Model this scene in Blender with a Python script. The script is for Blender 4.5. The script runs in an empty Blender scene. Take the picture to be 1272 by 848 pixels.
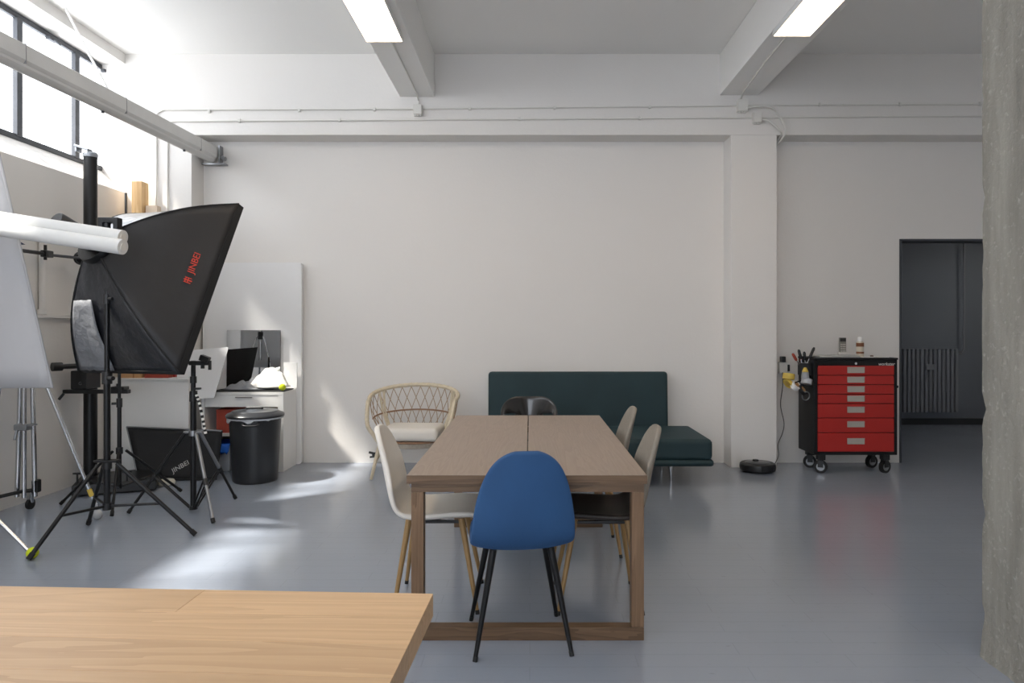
import bpy, bmesh, math, random
from mathutils import Vector, Matrix, noise
random.seed(7)
sc = bpy.context.scene
col = sc.collection
PI = math.pi
R = math.radians

# ------------------------------------------------------------------ camera
cam_d = bpy.data.cameras.new('camera')
cam_d.sensor_width = 36.0
cam_d.lens = 36.0 * 860 / 1272
cam_d.shift_x = -22 / 1272
cam_d.shift_y = -17 / 1272
cam_d.clip_start = 0.05
cam = bpy.data.objects.new('camera', cam_d)
cam.location = (0, 0, 1.4)
cam.rotation_euler = (PI / 2, 0, 0)
col.objects.link(cam)
sc.camera = cam

# ------------------------------------------------------------------ light
sc.view_settings.view_transform = 'Standard'
sc.view_settings.look = 'None'
sc.view_settings.exposure = 0.74
sc.view_settings.gamma = 1.0
sc.view_settings.use_curve_mapping = False
sc.cycles.use_denoising = True
sc.cycles.max_bounces = 10
sc.cycles.diffuse_bounces = 6
sc.cycles.sample_clamp_indirect = 6.0
w = bpy.data.worlds.new('sky')
sc.world = w
w.use_nodes = True
bg = w.node_tree.nodes['Background']
bg.inputs[0].default_value = (0.78, 0.88, 1.0, 1)
bg.inputs[1].default_value = 1.4
sun_d = bpy.data.lights.new('sun', 'SUN')
sun_d.energy = 27.0
sun_d.angle = R(4.0)
sun_d.color = (1.0, 0.95, 0.86)
sun = bpy.data.objects.new('sun', sun_d)
sun.rotation_euler = Vector((0.706, 0.281, -1)).to_track_quat('-Z', 'Y').to_euler()
sun.location = (-8, 1, 8)
col.objects.link(sun)
WINDOW_GLOW = 2.2
PANEL_GLOW = 8.5

# ------------------------------------------------------------------ materials
def lin(c):
    c = c / 255.0
    return c / 12.92 if c <= 0.04045 else ((c + 0.055) / 1.055) ** 2.4
def rgb(c, k=1.0):
    return tuple(min(1.0, lin(v) * k) for v in c) + (1,)
MATS = {}
def mat(name, c, rough=0.5, metal=0.0, var=0.06, scale=6.0, bump=0.0, bscale=40.0, spec=0.5, sheen=0.0, stretch=None, coat=0.0, alpha=None):
    if name in MATS: return MATS[name]
    m = bpy.data.materials.new(name)
    m.use_nodes = True
    nt = m.node_tree
    N, L = nt.nodes, nt.links
    b = N['Principled BSDF']
    b.inputs['Roughness'].default_value = rough
    b.inputs['Metallic'].default_value = metal
    b.inputs['Specular IOR Level'].default_value = spec
    if sheen:
        b.inputs['Sheen Weight'].default_value = sheen
        b.inputs['Sheen Roughness'].default_value = 0.4
        b.inputs['Sheen Tint'].default_value = rgb(c, 1.8)
    if coat:
        b.inputs['Coat Weight'].default_value = coat
        b.inputs['Coat Roughness'].default_value = 0.12
    tc = N.new('ShaderNodeTexCoord')
    mp = N.new('ShaderNodeMapping')
    L.new(tc.outputs['Object'], mp.inputs['Vector'])
    if stretch: mp.inputs['Scale'].default_value = stretch
    ns = N.new('ShaderNodeTexNoise')
    ns.inputs['Scale'].default_value = scale
    ns.inputs['Detail'].default_value = 5
    L.new(mp.outputs['Vector'], ns.inputs['Vector'])
    mx = N.new('ShaderNodeMix')
    mx.data_type = 'RGBA'
    mx.inputs['A'].default_value = rgb(c, 1 - var * 1.6)
    mx.inputs['B'].default_value = rgb(c, 1 + var * 1.6)
    L.new(ns.outputs['Fac'], mx.inputs['Factor'])
    L.new(mx.outputs['Result'], b.inputs['Base Color'])
    if bump:
        n2 = N.new('ShaderNodeTexNoise')
        n2.inputs['Scale'].default_value = bscale
        n2.inputs['Detail'].default_value = 4
        L.new(mp.outputs['Vector'], n2.inputs['Vector'])
        bp = N.new('ShaderNodeBump')
        bp.inputs['Strength'].default_value = bump
        bp.inputs['Distance'].default_value = 0.02
        L.new(n2.outputs['Fac'], bp.inputs['Height'])
        L.new(bp.outputs['Normal'], b.inputs['Normal'])
    MATS[name] = m
    return m

def emit_mat(name, c, strength):
    m = bpy.data.materials.new(name)
    m.use_nodes = True
    nt = m.node_tree
    nt.nodes.clear()
    o = nt.nodes.new('ShaderNodeOutputMaterial')
    e = nt.nodes.new('ShaderNodeEmission')
    e.inputs[0].default_value = rgb(c)
    e.inputs[1].default_value = strength
    nt.links.new(e.outputs[0], o.inputs[0])
    return m

def wood_mat(name, dark, light, axis=0, scale=1.0, rough=0.45, per_object=False, contrast=1.0, spec=0.4):
    """straight grained timber; axis = the direction the grain runs"""
    m = bpy.data.materials.new(name)
    m.use_nodes = True
    nt = m.node_tree
    N, L = nt.nodes, nt.links
    b = N['Principled BSDF']
    b.inputs['Specular IOR Level'].default_value = spec
    tc = N.new('ShaderNodeTexCoord')
    mp = N.new('ShaderNodeMapping')
    s = [14.0 * scale] * 3
    s[axis] = 0.9 * scale
    mp.inputs['Scale'].default_value = s
    L.new(tc.outputs['Object'], mp.inputs['Vector'])
    vec = mp.outputs['Vector']
    if per_object:
        oi = N.new('ShaderNodeObjectInfo')
        mu = N.new('ShaderNodeMath'); mu.operation = 'MULTIPLY'
        mu.inputs[1].default_value = 63.0
        L.new(oi.outputs['Random'], mu.inputs[0])
        ad = N.new('ShaderNodeVectorMath'); ad.operation = 'ADD'
        L.new(vec, ad.inputs[0]); L.new(mu.outputs[0], ad.inputs[1])
        vec = ad.outputs[0]
    n1 = N.new('ShaderNodeTexNoise')
    n1.inputs['Scale'].default_value = 0.55
    n1.inputs['Detail'].default_value = 3
    n1.inputs['Distortion'].default_value = 0.6
    L.new(vec, n1.inputs['Vector'])
    # growth rings: bands of the noise field itself
    mm = N.new('ShaderNodeMath'); mm.operation = 'MULTIPLY'; mm.inputs[1].default_value = 9.0
    L.new(n1.outputs['Fac'], mm.inputs[0])
    sn = N.new('ShaderNodeMath'); sn.operation = 'FRACT'
    L.new(mm.outputs[0], sn.inputs[0])
    n2 = N.new('ShaderNodeTexNoise')
    n2.inputs['Scale'].default_value = 6.0
    n2.inputs['Detail'].default_value = 6
    L.new(vec, n2.inputs['Vector'])
    mixf = N.new('ShaderNodeMix'); mixf.data_type = 'FLOAT'
    mixf.inputs['Factor'].default_value = 0.55
    L.new(sn.outputs[0], mixf.inputs['A']); L.new(n2.outputs['Fac'], mixf.inputs['B'])
    cr = N.new('ShaderNodeValToRGB')
    cr.color_ramp.elements[0].color = rgb(dark)
    cr.color_ramp.elements[1].color = rgb(light)
    cr.color_ramp.elements[0].position = 0.5 - 0.32 / contrast
    cr.color_ramp.elements[1].position = 0.5 + 0.3 / contrast
    L.new(mixf.outputs['Result'], cr.inputs['Fac'])
    out = cr.outputs['Color']
    if per_object:
        hs = N.new('ShaderNodeHueSaturation')
        mr = N.new('ShaderNodeMapRange')
        mr.inputs['To Min'].default_value = 0.86; mr.inputs['To Max'].default_value = 1.08
        L.new(oi.outputs['Random'], mr.inputs['Value'])
        L.new(mr.outputs['Result'], hs.inputs['Value'])
        L.new(out, hs.inputs['Color'])
        out = hs.outputs['Color']
    L.new(out, b.inputs['Base Color'])
    b.inputs['Roughness'].default_value = rough
    bp = N.new('ShaderNodeBump'); bp.inputs['Strength'].default_value = 0.08; bp.inputs['Distance'].default_value = 0.004
    L.new(n2.outputs['Fac'], bp.inputs['Height']); L.new(bp.outputs['Normal'], b.inputs['Normal'])
    return m

def floor_mat():
    m = bpy.data.materials.new('painted_floor'); m.use_nodes = True
    nt = m.node_tree; N, L = nt.nodes, nt.links
    b = N['Principled BSDF']; b.inputs['Specular IOR Level'].default_value = 0.85
    tc = N.new('ShaderNodeTexCoord')
    n1 = N.new('ShaderNodeTexNoise'); n1.inputs['Scale'].default_value = 1.3; n1.inputs['Detail'].default_value = 6
    L.new(tc.outputs['Object'], n1.inputs['Vector'])
    mx = N.new('ShaderNodeMix'); mx.data_type = 'RGBA'
    mx.inputs['A'].default_value = rgb((138, 146, 159)); mx.inputs['B'].default_value = rgb((150, 158, 171))
    L.new(n1.outputs['Fac'], mx.inputs['Factor'])
    # scuffs and paint specks
    mp = N.new('ShaderNodeMapping'); mp.inputs['Scale'].default_value = (3, 9, 1)
    L.new(tc.outputs['Object'], mp.inputs['Vector'])
    n3 = N.new('ShaderNodeTexNoise'); n3.inputs['Scale'].default_value = 6; n3.inputs['Detail'].default_value = 8
    L.new(mp.outputs['Vector'], n3.inputs['Vector'])
    cr = N.new('ShaderNodeValToRGB'); cr.color_ramp.elements[0].position = 0.66; cr.color_ramp.elements[1].position = 0.78
    L.new(n3.outputs['Fac'], cr.inputs['Fac'])
    mx2 = N.new('ShaderNodeMix'); mx2.data_type = 'RGBA'
    mx2.inputs['B'].default_value = rgb((128, 135, 147))
    L.new(cr.outputs['Color'], mx2.inputs['Factor']); L.new(mx.outputs['Result'], mx2.inputs['A'])
    # worn joints of the boards under the paint
    br = N.new('ShaderNodeTexBrick')
    br.inputs['Scale'].default_value = 1.0
    br.inputs['Brick Width'].default_value = 0.9; br.inputs['Row Height'].default_value = 0.11
    br.inputs['Mortar Size'].default_value = 0.0025; br.inputs['Mortar Smooth'].default_value = 0.4
    L.new(tc.outputs['Object'], br.inputs['Vector'])
    mj = N.new('ShaderNodeMath'); mj.operation = 'MULTIPLY'; mj.inputs[1].default_value = 0.14
    L.new(br.outputs['Fac'], mj.inputs[0])
    mx3 = N.new('ShaderNodeMix'); mx3.data_type = 'RGBA'; mx3.inputs['B'].default_value = rgb((84, 88, 96))
    L.new(mj.outputs[0], mx3.inputs['Factor']); L.new(mx2.outputs['Result'], mx3.inputs['A'])
    L.new(mx3.outputs['Result'], b.inputs['Base Color'])
    mr = N.new('ShaderNodeMapRange'); mr.inputs['To Min'].default_value = 0.10; mr.inputs['To Max'].default_value = 0.24
    L.new(n3.outputs['Fac'], mr.inputs['Value']); L.new(mr.outputs['Result'], b.inputs['Roughness'])
    inv = N.new('ShaderNodeMath'); inv.operation = 'MULTIPLY_ADD'; inv.inputs[1].default_value = -0.6
    L.new(br.outputs['Fac'], inv.inputs[0]); L.new(n3.outputs['Fac'], inv.inputs[2])
    bp = N.new('ShaderNodeBump'); bp.inputs['Strength'].default_value = 0.10; bp.inputs['Distance'].default_value = 0.006
    L.new(inv.outputs[0], bp.inputs['Height']); L.new(bp.outputs['Normal'], b.inputs['Normal'])
    return m

def concrete_mat():
    m = bpy.data.materials.new('raw_concrete'); m.use_nodes = True
    nt = m.node_tree; N, L = nt.nodes, nt.links
    b = N['Principled BSDF']; b.inputs['Roughness'].default_value = 0.85
    tc = N.new('ShaderNodeTexCoord')
    mp = N.new('ShaderNodeMapping'); mp.inputs['Scale'].default_value = (1, 1, 0.14)
    L.new(tc.outputs['Object'], mp.inputs['Vector'])
    n1 = N.new('ShaderNodeTexNoise'); n1.inputs['Scale'].default_value = 7; n1.inputs['Detail'].default_value = 9; n1.inputs['Roughness'].default_value = 0.65
    L.new(mp.outputs['Vector'], n1.inputs['Vector'])
    cr = N.new('ShaderNodeValToRGB')
    e = cr.color_ramp.elements
    e[0].position = 0.28; e[0].color = rgb((118, 116, 110))
    e[1].position = 0.72; e[1].color = rgb((160, 157, 148))
    L.new(n1.outputs['Fac'], cr.inputs['Fac'])
    n2 = N.new('ShaderNodeTexNoise'); n2.inputs['Scale'].default_value = 48; n2.inputs['Detail'].default_value = 6
    L.new(tc.outputs['Object'], n2.inputs['Vector'])
    cr2 = N.new('ShaderNodeValToRGB'); cr2.color_ramp.elements[0].position = 0.58; cr2.color_ramp.elements[1].position = 0.75
    L.new(n2.outputs['Fac'], cr2.inputs['Fac'])
    mx = N.new('ShaderNodeMix'); mx.data_type = 'RGBA'
    mx.inputs['B'].default_value = rgb((164, 161, 153))
    L.new(cr2.outputs['Color'], mx.inputs['Factor']); L.new(cr.outputs['Color'], mx.inputs['A'])
    L.new(mx.outputs['Result'], b.inputs['Base Color'])
    ad = N.new('ShaderNodeMath'); ad.operation = 'ADD'
    L.new(n1.outputs['Fac'], ad.inputs[0]); L.new(n2.outputs['Fac'], ad.inputs[1])
    bp = N.new('ShaderNodeBump'); bp.inputs['Strength'].default_value = 0.5; bp.inputs['Distance'].default_value = 0.012
    L.new(ad.outputs[0], bp.inputs['Height']); L.new(bp.outputs['Normal'], b.inputs['Normal'])
    return m

def pane_mat():
    """ribbed frosted glass lit by the daylight outside; part of the sun passes through"""
    m = bpy.data.materials.new('ribbed_glass'); m.use_nodes = True
    nt = m.node_tree; N, L = nt.nodes, nt.links; N.clear()
    o = N.new('ShaderNodeOutputMaterial')
    tc = N.new('ShaderNodeTexCoord')
    wv = N.new('ShaderNodeTexWave'); wv.bands_direction = 'Y'; wv.inputs['Scale'].default_value = 4.0; wv.inputs['Distortion'].default_value = 0.8
    L.new(tc.outputs['Object'], wv.inputs['Vector'])
    mx = N.new('ShaderNodeMix'); mx.data_type = 'RGBA'
    mx.inputs['A'].default_value = (0.86, 0.91, 1.0, 1); mx.inputs['B'].default_value = (0.97, 0.985, 1.0, 1)
    L.new(wv.outputs['Fac'], mx.inputs['Factor'])
    e = N.new('ShaderNodeEmission'); e.inputs[1].default_value = WINDOW_GLOW
    L.new(mx.outputs['Result'], e.inputs[0])
    t = N.new('ShaderNodeBsdfTransparent'); t.inputs[0].default_value = (0.5, 0.5, 0.5, 1)
    a = N.new('ShaderNodeAddShader')
    L.new(e.outputs[0], a.inputs[0]); L.new(t.outputs[0], a.inputs[1]); L.new(a.outputs[0], o.inputs[0])
    return m

M_WALL = mat('white_wall_paint', (222, 219, 215), 0.75, var=0.015, scale=1.2, bump=0.06, bscale=35)
M_CEIL = mat('white_ceiling_paint', (236, 235, 232), 0.8, var=0.015, scale=1.0, bump=0.05, bscale=30)
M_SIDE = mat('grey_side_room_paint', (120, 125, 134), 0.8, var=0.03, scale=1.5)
M_FLOOR = floor_mat()
M_CONC = concrete_mat()
M_PANE = pane_mat()
M_STEEL = mat('painted_grey_steel', (74, 76, 80), 0.55, 0.3, var=0.15, scale=12)
M_WHITE = mat('white_enamel', (228, 228, 226), 0.45, var=0.02)
M_BOXWH = mat('white_plastic', (214, 212, 206), 0.5, var=0.02)
M_BLACK = mat('black_plastic', (24, 25, 27), 0.42, var=0.1)
M_BLKM = mat('black_powder_coat', (22, 23, 25), 0.35, 0.35, var=0.1)
M_CHROME = mat('polished_chrome', (205, 207, 210), 0.16, 1.0, var=0.03)
M_ALU = mat('brushed_aluminium', (150, 152, 155), 0.34, 1.0, var=0.05)
M_NYLON = mat('black_nylon', (30, 32, 37), 0.33, var=0.12, scale=5, bump=0.9, bscale=8, spec=0.7)
M_NYLON2 = mat('matt_black_fabric', (20, 21, 23), 0.7, var=0.12, scale=5, bump=0.2, bscale=9)
M_BALL = mat('tennis_felt', (202, 214, 40), 0.9, var=0.1, scale=60, bump=0.3, bscale=300)
M_RED = mat('red_enamel', (172, 36, 30), 0.42, var=0.06)
M_REDBROWN = mat('red_brown_card', (150, 62, 46), 0.8, var=0.08)
M_GOLD = mat('oak_effect_metal', (156, 124, 80), 0.4, 0.1, var=0.1, scale=9, stretch=(6, 6, 1))
M_BLUEV = mat('blue_velvet', (38, 78, 122), 0.75, var=0.10, scale=5, bump=0.05, bscale=90, sheen=0.35)
M_CREAM = mat('off_white_fabric', (222, 217, 208), 0.8, var=0.03, bump=0.08, bscale=200)
M_TAUPE = mat('taupe_fabric', (136, 129, 119), 0.85, var=0.08, scale=40, bump=0.15, bscale=160)
M_DKSEAT = mat('dark_brown_leather', (48, 41, 37), 0.5, var=0.1)
M_TEAL = mat('dark_teal_velvet', (26, 50, 55), 0.7, var=0.16, scale=3.5, bump=0.10, bscale=5, sheen=0.3)
M_RATTAN = mat('pale_rattan', (206, 193, 168), 0.55, var=0.16, scale=30, bump=0.2, bscale=120)
M_STRAND = mat('split_cane', (166, 142, 116), 0.55, var=0.12, scale=30)
M_CANE = mat('brown_cane', (142, 108, 80), 0.5, var=0.15, scale=30)
M_WEAVE = mat('grey_wicker', (168, 158, 144), 0.6, var=0.2, scale=60, bump=0.4, bscale=150)
M_PAPER = mat('white_paper', (226, 225, 222), 0.7, var=0.02)
M_ROLL = mat('matt_background_paper', (208, 208, 206), 0.75, var=0.02)
M_FOAMB = mat('white_foam_board', (226, 226, 226), 0.6, var=0.015)
M_REFL = mat('grey_white_reflector_cloth', (196, 196, 198), 0.75, var=0.03, scale=3, bump=0.08, bscale=6)
M_CLOTHW = mat('white_cotton', (232, 230, 224), 0.85, var=0.03, bump=0.1, bscale=60)
M_CLOTHG = mat('grey_cotton', (128, 130, 134), 0.85, var=0.08, bump=0.1, bscale=60)
M_BLUEP = mat('blue_plastic', (38, 104, 206), 0.4, var=0.05)
M_BIN = mat('grey_plastic_bin', (188, 192, 198), 0.35, var=0.05)
M_CARD = mat('brown_cardboard', (190, 148, 104), 0.8, var=0.06)
M_MIRROR = mat('mirror_glass', (225, 228, 230), 0.02, 1.0, var=0.0)
M_RUBBER = mat('black_rubber', (16, 16, 17), 0.7, var=0.1)
M_YTAPE = mat('yellow_tape', (206, 178, 80), 0.5, var=0.05)
M_RADI = mat('grey_radiator', (132, 136, 142), 0.5, var=0.03)
M_OAK = wood_mat('light_oak', (178, 146, 110), (208, 176, 137), axis=0, scale=1.0, rough=0.42, per_object=True, contrast=0.55)
M_WALNUT = wood_mat('greyed_walnut', (134, 116, 100), (154, 136, 119), axis=1, scale=1.6, rough=0.36, contrast=0.7)
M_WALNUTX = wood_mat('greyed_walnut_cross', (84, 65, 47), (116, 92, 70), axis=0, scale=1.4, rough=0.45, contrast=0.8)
M_WALNUTZ = wood_mat('greyed_walnut_upright', (96, 74, 54), (134, 107, 82), axis=2, scale=1.4, rough=0.45, contrast=0.8)
M_PINE = wood_mat('pale_pine', (206, 164, 112), (232, 200, 152), axis=2, scale=1.0, rough=0.6)
M_DIFF = emit_mat('lit_diffuser', (255, 228, 194), PANEL_GLOW)

# ------------------------------------------------------------------ mesh helpers
class MB:
    def __init__(s):
        s.v = []; s.f = []; s.bev = False
    def add(s, vs, fs):
        n = len(s.v)
        s.v += [tuple(p) for p in vs]
        s.f += [tuple(i + n for i in f) for f in fs]
        return s
    def box(s, c, size, bevel=0.0, rz=0.0, seg=2, rot=None):
        bm = bmesh.new()
        bmesh.ops.create_cube(bm, size=1.0)
        for v in bm.verts: v.co = Vector((v.co.x * size[0], v.co.y * size[1], v.co.z * size[2]))
        if bevel > 0:
            s.bev = True
            bmesh.ops.bevel(bm, geom=list(bm.edges), offset=min(bevel, min(size) * 0.49), segments=seg, profile=0.5, affect='EDGES')
        Mx = rot if rot is not None else Matrix.Rotation(rz, 3, 'Z')
        bm.verts.index_update()
        vs = [Mx @ v.co + Vector(c) for v in bm.verts]
        fs = [[v.index for v in f.verts] for f in bm.faces]
        bm.free()
        return s.add(vs, fs)
    def bx(s, x0, x1, y0, y1, z0, z1, bevel=0.0, seg=2):
        return s.box(((x0 + x1) / 2, (y0 + y1) / 2, (z0 + z1) / 2), (abs(x1 - x0), abs(y1 - y0), abs(z1 - z0)), bevel, 0, seg)
    def cyl(s, a, b, r0, r1=None, seg=12):
        if r1 is None: r1 = r0
        a = Vector(a); b = Vector(b); d = (b - a).normalized()
        u = d.orthogonal().normalized(); w_ = d.cross(u)
        vs = []
        for p, r in ((a, r0), (b, r1)):
            for k in range(seg):
                t = 2 * PI * k / seg
                vs.append(p + (u * math.cos(t) + w_ * math.sin(t)) * r)
        fs = [[k, (k + 1) % seg, seg + (k + 1) % seg, seg + k] for k in range(seg)]
        fs += [list(range(seg))[::-1], list(range(seg, 2 * seg))]
        return s.add(vs, fs)
    def tube(s, pts, r, seg=8, closed=False):
        pts = [Vector(p) for p in pts]; n = len(pts)
        rs = r if isinstance(r, (list, tuple)) else [r] * n
        vs = []; prev = None
        for i, p in enumerate(pts):
            if closed: d = pts[(i + 1) % n] - pts[i - 1]
            else: d = pts[min(i + 1, n - 1)] - pts[max(i - 1, 0)]
            d.normalize()
            if prev is None: u = d.orthogonal().normalized()
            else:
                u = prev - d * prev.dot(d)
                u = u.normalized() if u.length > 1e-6 else d.orthogonal().normalized()
            prev = u; w_ = d.cross(u)
            for k in range(seg):
                t = 2 * PI * k / seg
                vs.append(p + (u * math.cos(t) + w_ * math.sin(t)) * rs[i])
        fs = []
        for i in range(n if closed else n - 1):
            j = (i + 1) % n
            for k in range(seg):
                fs.append([i * seg + k, i * seg + (k + 1) % seg, j * seg + (k + 1) % seg, j * seg + k])
        if not closed: fs += [list(range(seg))[::-1], [(n - 1) * seg + k for k in range(seg)]]
        return s.add(vs, fs)
    def lathe(s, prof, c=(0, 0, 0), seg=32, axis='Z', rot=None):
        vs = []; fs = []; n = len(prof)
        for k in range(seg):
            t = 2 * PI * k / seg
            for r, z in prof:
                v = Vector((r * math.cos(t), r * math.sin(t), z))
                if rot is not None: v = rot @ v
                vs.append(v + Vector(c))
        for k in range(seg):
            k2 = (k + 1) % seg
            for i in range(n - 1):
                fs.append([k * n + i, k2 * n + i, k2 * n + i + 1, k * n + i + 1])
        fs.append([k * n for k in range(seg)][::-1]); fs.append([k * n + n - 1 for k in range(seg)])
        return s.add(vs, fs)
    def sphere(s, c, r, seg=20, rings=12, sq=(1, 1, 1)):
        vs = []; fs = []
        vs.append((c[0], c[1], c[2] - r * sq[2]))
        for i in range(1, rings):
            a = -PI / 2 + PI * i / rings
            for k in range(seg):
                t = 2 * PI * k / seg
                vs.append((c[0] + r * sq[0] * math.cos(a) * math.cos(t), c[1] + r * sq[1] * math.cos(a) * math.sin(t), c[2] + r * sq[2] * math.sin(a)))
        vs.append((c[0], c[1], c[2] + r * sq[2]))
        for k in range(seg):
            fs.append([0, 1 + (k + 1) % seg, 1 + k])
            for i in range(rings - 2):
                a = 1 + i * seg
                fs.append([a + k, a + (k + 1) % seg, a + seg + (k + 1) % seg, a + seg + k])
            a = 1 + (rings - 2) * seg
            fs.append([a + k, a + (k + 1) % seg, len(vs) - 1])
        return s.add(vs, fs)
    def prism(s, poly, off):
        """polygon of 3-d points pushed along the vector off"""
        n = len(poly); off = Vector(off)
        vs = [Vector(p) for p in poly] + [Vector(p) + off for p in poly]
        fs = [list(range(n))[::-1], list(range(n, 2 * n))] + [[i, (i + 1) % n, n + (i + 1) % n, n + i] for i in range(n)]
        return s.add(vs, fs)
    def grid(s, P):
        """P[i][j] points"""
        n, m = len(P), len(P[0])
        vs = [p for row in P for p in row]
        fs = [[i * m + j, i * m + j + 1, (i + 1) * m + j + 1, (i + 1) * m + j] for i in range(n - 1) for j in range(m - 1)]
        return s.add(vs, fs)
    def build(s, name, m, parent=None, sharp=35, smooth=True, loc=None):
        me = bpy.data.meshes.new(name)
        me.from_pydata([tuple(p) for p in s.v], [], s.f)
        bm = bmesh.new(); bm.from_mesh(me)
        bmesh.ops.recalc_face_normals(bm, faces=list(bm.faces))
        bm.to_mesh(me); bm.free()
        me.materials.append(m)
        if smooth:
            me.shade_smooth()
            me.set_sharp_from_angle(angle=R(sharp))
        o = bpy.data.objects.new(name, me)
        col.objects.link(o)
        if s.bev and smooth:
            wn = o.modifiers.new('normals', 'WEIGHTED_NORMAL'); wn.keep_sharp = True; wn.weight = 100
        if parent is not None: o.parent = parent
        if loc is not None: o.location = loc
        return o

def tag(o, label, cat, group=None):
    o['label'] = label; o['category'] = cat
    if group: o['group'] = group
    return o
def thing(name, label, cat, loc=(0, 0, 0), rz=0.0, group=None):
    o = bpy.data.objects.new(name, None)
    o.empty_display_size = 0.1
    col.objects.link(o)
    o.location = loc; o.rotation_euler = (0, 0, rz)
    return tag(o, label, cat, group)
def struct(o, label=None):
    o['kind'] = 'structure'
    if label: o['label'] = label
    return o
def copy_tree(o, parent=None):
    c = o.copy(); col.objects.link(c); c.parent = parent
    for ch in list(o.children): copy_tree(ch, c)
    return c
def mods(o, solid=0.0, sub=0, offset=0.0):
    if solid:
        s_ = o.modifiers.new('solid', 'SOLIDIFY'); s_.thickness = solid; s_.offset = offset
    if sub:
        b_ = o.modifiers.new('sub', 'SUBSURF'); b_.levels = sub; b_.render_levels = sub
    return o
def text_part(name, body, size, m, parent, mtx, extrude=0.0015, shear=0.0):
    cu = bpy.data.curves.new('lettering', 'FONT')
    cu.body = body; cu.size = size; cu.extrude = extrude; cu.align_x = 'CENTER'; cu.align_y = 'CENTER'; cu.shear = shear
    cu.resolution_u = 3
    t = bpy.data.objects.new('lettering', cu)
    col.objects.link(t)
    dg = bpy.context.evaluated_depsgraph_get()
    me = bpy.data.meshes.new_from_object(t.evaluated_get(dg))
    bpy.data.objects.remove(t); bpy.data.curves.remove(cu)
    me.transform(mtx)
    me.materials.clear(); me.materials.append(m)
    o = bpy.data.objects.new(name, me); col.objects.link(o); o.parent = parent
    return o
def frame(origin, xdir, ydir):
    x = Vector(xdir).normalized(); y = Vector(ydir); y = (y - x * y.dot(x)).normalized(); z = x.cross(y)
    m = Matrix.Identity(4)
    for i in range(3):
        m[i][0] = x[i]; m[i][1] = y[i]; m[i][2] = z[i]; m[i][3] = origin[i]
    return m
def spline(pts, n=8):
    """Catmull-Rom through the points"""
    pts = [Vector(p) for p in pts]
    P = [pts[0] * 2 - pts[1]] + pts + [pts[-1] * 2 - pts[-2]]
    out = []
    for i in range(1, len(P) - 2):
        for k in range(n):
            t = k / n
            a, b, c, d = P[i - 1], P[i], P[i + 1], P[i + 2]
            out.append(0.5 * ((2 * b) + (c - a) * t + (2 * a - 5 * b + 4 * c - d) * t * t + (3 * b - a - 3 * c + d) * t ** 3))
    out.append(pts[-1])
    return out

# ================================================================== THE SETTING
CZ = 4.14; YB = 7.19; YP = 6.93; XL = -4.05; XR = 6.2; YF = -3.2
struct(MB().bx(-4.6, 8.2, YF - 0.2, 10.3, -0.15, 0.0).build('floor', M_FLOOR), 'grey-blue painted floor with a soft sheen')
struct(MB().bx(-4.6, XR + 0.2, YF - 0.2, 7.5, CZ, CZ + 0.2).build('ceiling', M_CEIL), 'white painted ceiling')
# back wall, recessed field with the doorway
DX0, DX1, DZ = 3.84, 5.05, 2.32
wb = MB().bx(-3.5, DX0, YB, YB + 0.2, 0, 3.5).bx(DX1, XR + 0.2, YB, YB + 0.2, 0, 3.5).bx(DX0, DX1, YB, YB + 0.2, DZ, 3.5)
struct(wb.build('wall_back', M_WALL), 'white back wall with a dark doorway')
struct(MB().bx(-4.3, XR + 0.2, YP, YB + 0.21, 3.33, CZ).build('trim_1', M_WALL), 'white band above the recessed back wall')
struct(MB().bx(-4.5, -3.385, YP, YB + 0.2, 0, 3.33).build('trim_2', M_WALL), 'bright white pier in the window corner')
struct(MB().bx(2.015, 2.474, YP, YB, 0, 3.33, 0.006).build('trim_3', M_WALL), 'white pier beside the red tool chest')
struct(MB().bx(XR, XR + 0.2, YF, YB, 0, CZ).build('wall_right', M_WALL), 'white right wall')
WX0, WX1, WZ0, WZ1 = -3.6, 1.4, 1.0, 3.2
wf = MB().bx(-4.5, WX0, YF - 0.2, YF, 0, CZ).bx(WX1, XR, YF - 0.2, YF, 0, CZ).bx(WX0, WX1, YF - 0.2, YF, 0, WZ0).bx(WX0, WX1, YF - 0.2, YF, WZ1, CZ)
struct(wf.build('wall_front', M_WALL), 'white wall behind the camera with a broad added window')
# window wall: parapet with a splayed sill, lintel, splayed end jamb
wl = MB().prism([(XL, YF, 0), (XL, YF, 2.75), (-4.30, YF, 2.978), (-4.5, YF, 2.978), (-4.5, YF, 0)], (0, 7.06 - YF, 0))
wl.bx(-4.5, XL, YF, YP + 0.02, 4.04, CZ)
struct(wl.build('wall_left', M_WALL, sharp=20), 'white window wall below and above the glazing')
struct(MB().prism([(XL, YP, 2.7), (-4.30, 7.06, 2.7), (-4.5, 7.06, 2.7), (-4.5, YB + .2, 2.7), (XL, YB + .2, 2.7)], (0, 0, 4.05 - 2.7)).build('trim_4', M_WALL, sharp=15), 'white splayed window jamb')
struct(MB().bx(-4.5, XL, YF, YF + 0.35, 2.7, 4.05).build('trim_5', M_WALL), 'white jamb at the far end of the glazing')
# ceiling beams
struct(MB().bx(-1.30, -0.951, YF, YP, 3.71, CZ, 0.008).build('ceiling_beam', M_CEIL), 'white concrete ceiling beam to the left of the pier')
struct(MB().bx(1.90, 2.285, YF, YP, 3.725, CZ, 0.008).build('ceiling_beam', M_CEIL), 'white concrete ceiling beam in line with the pier')
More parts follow.
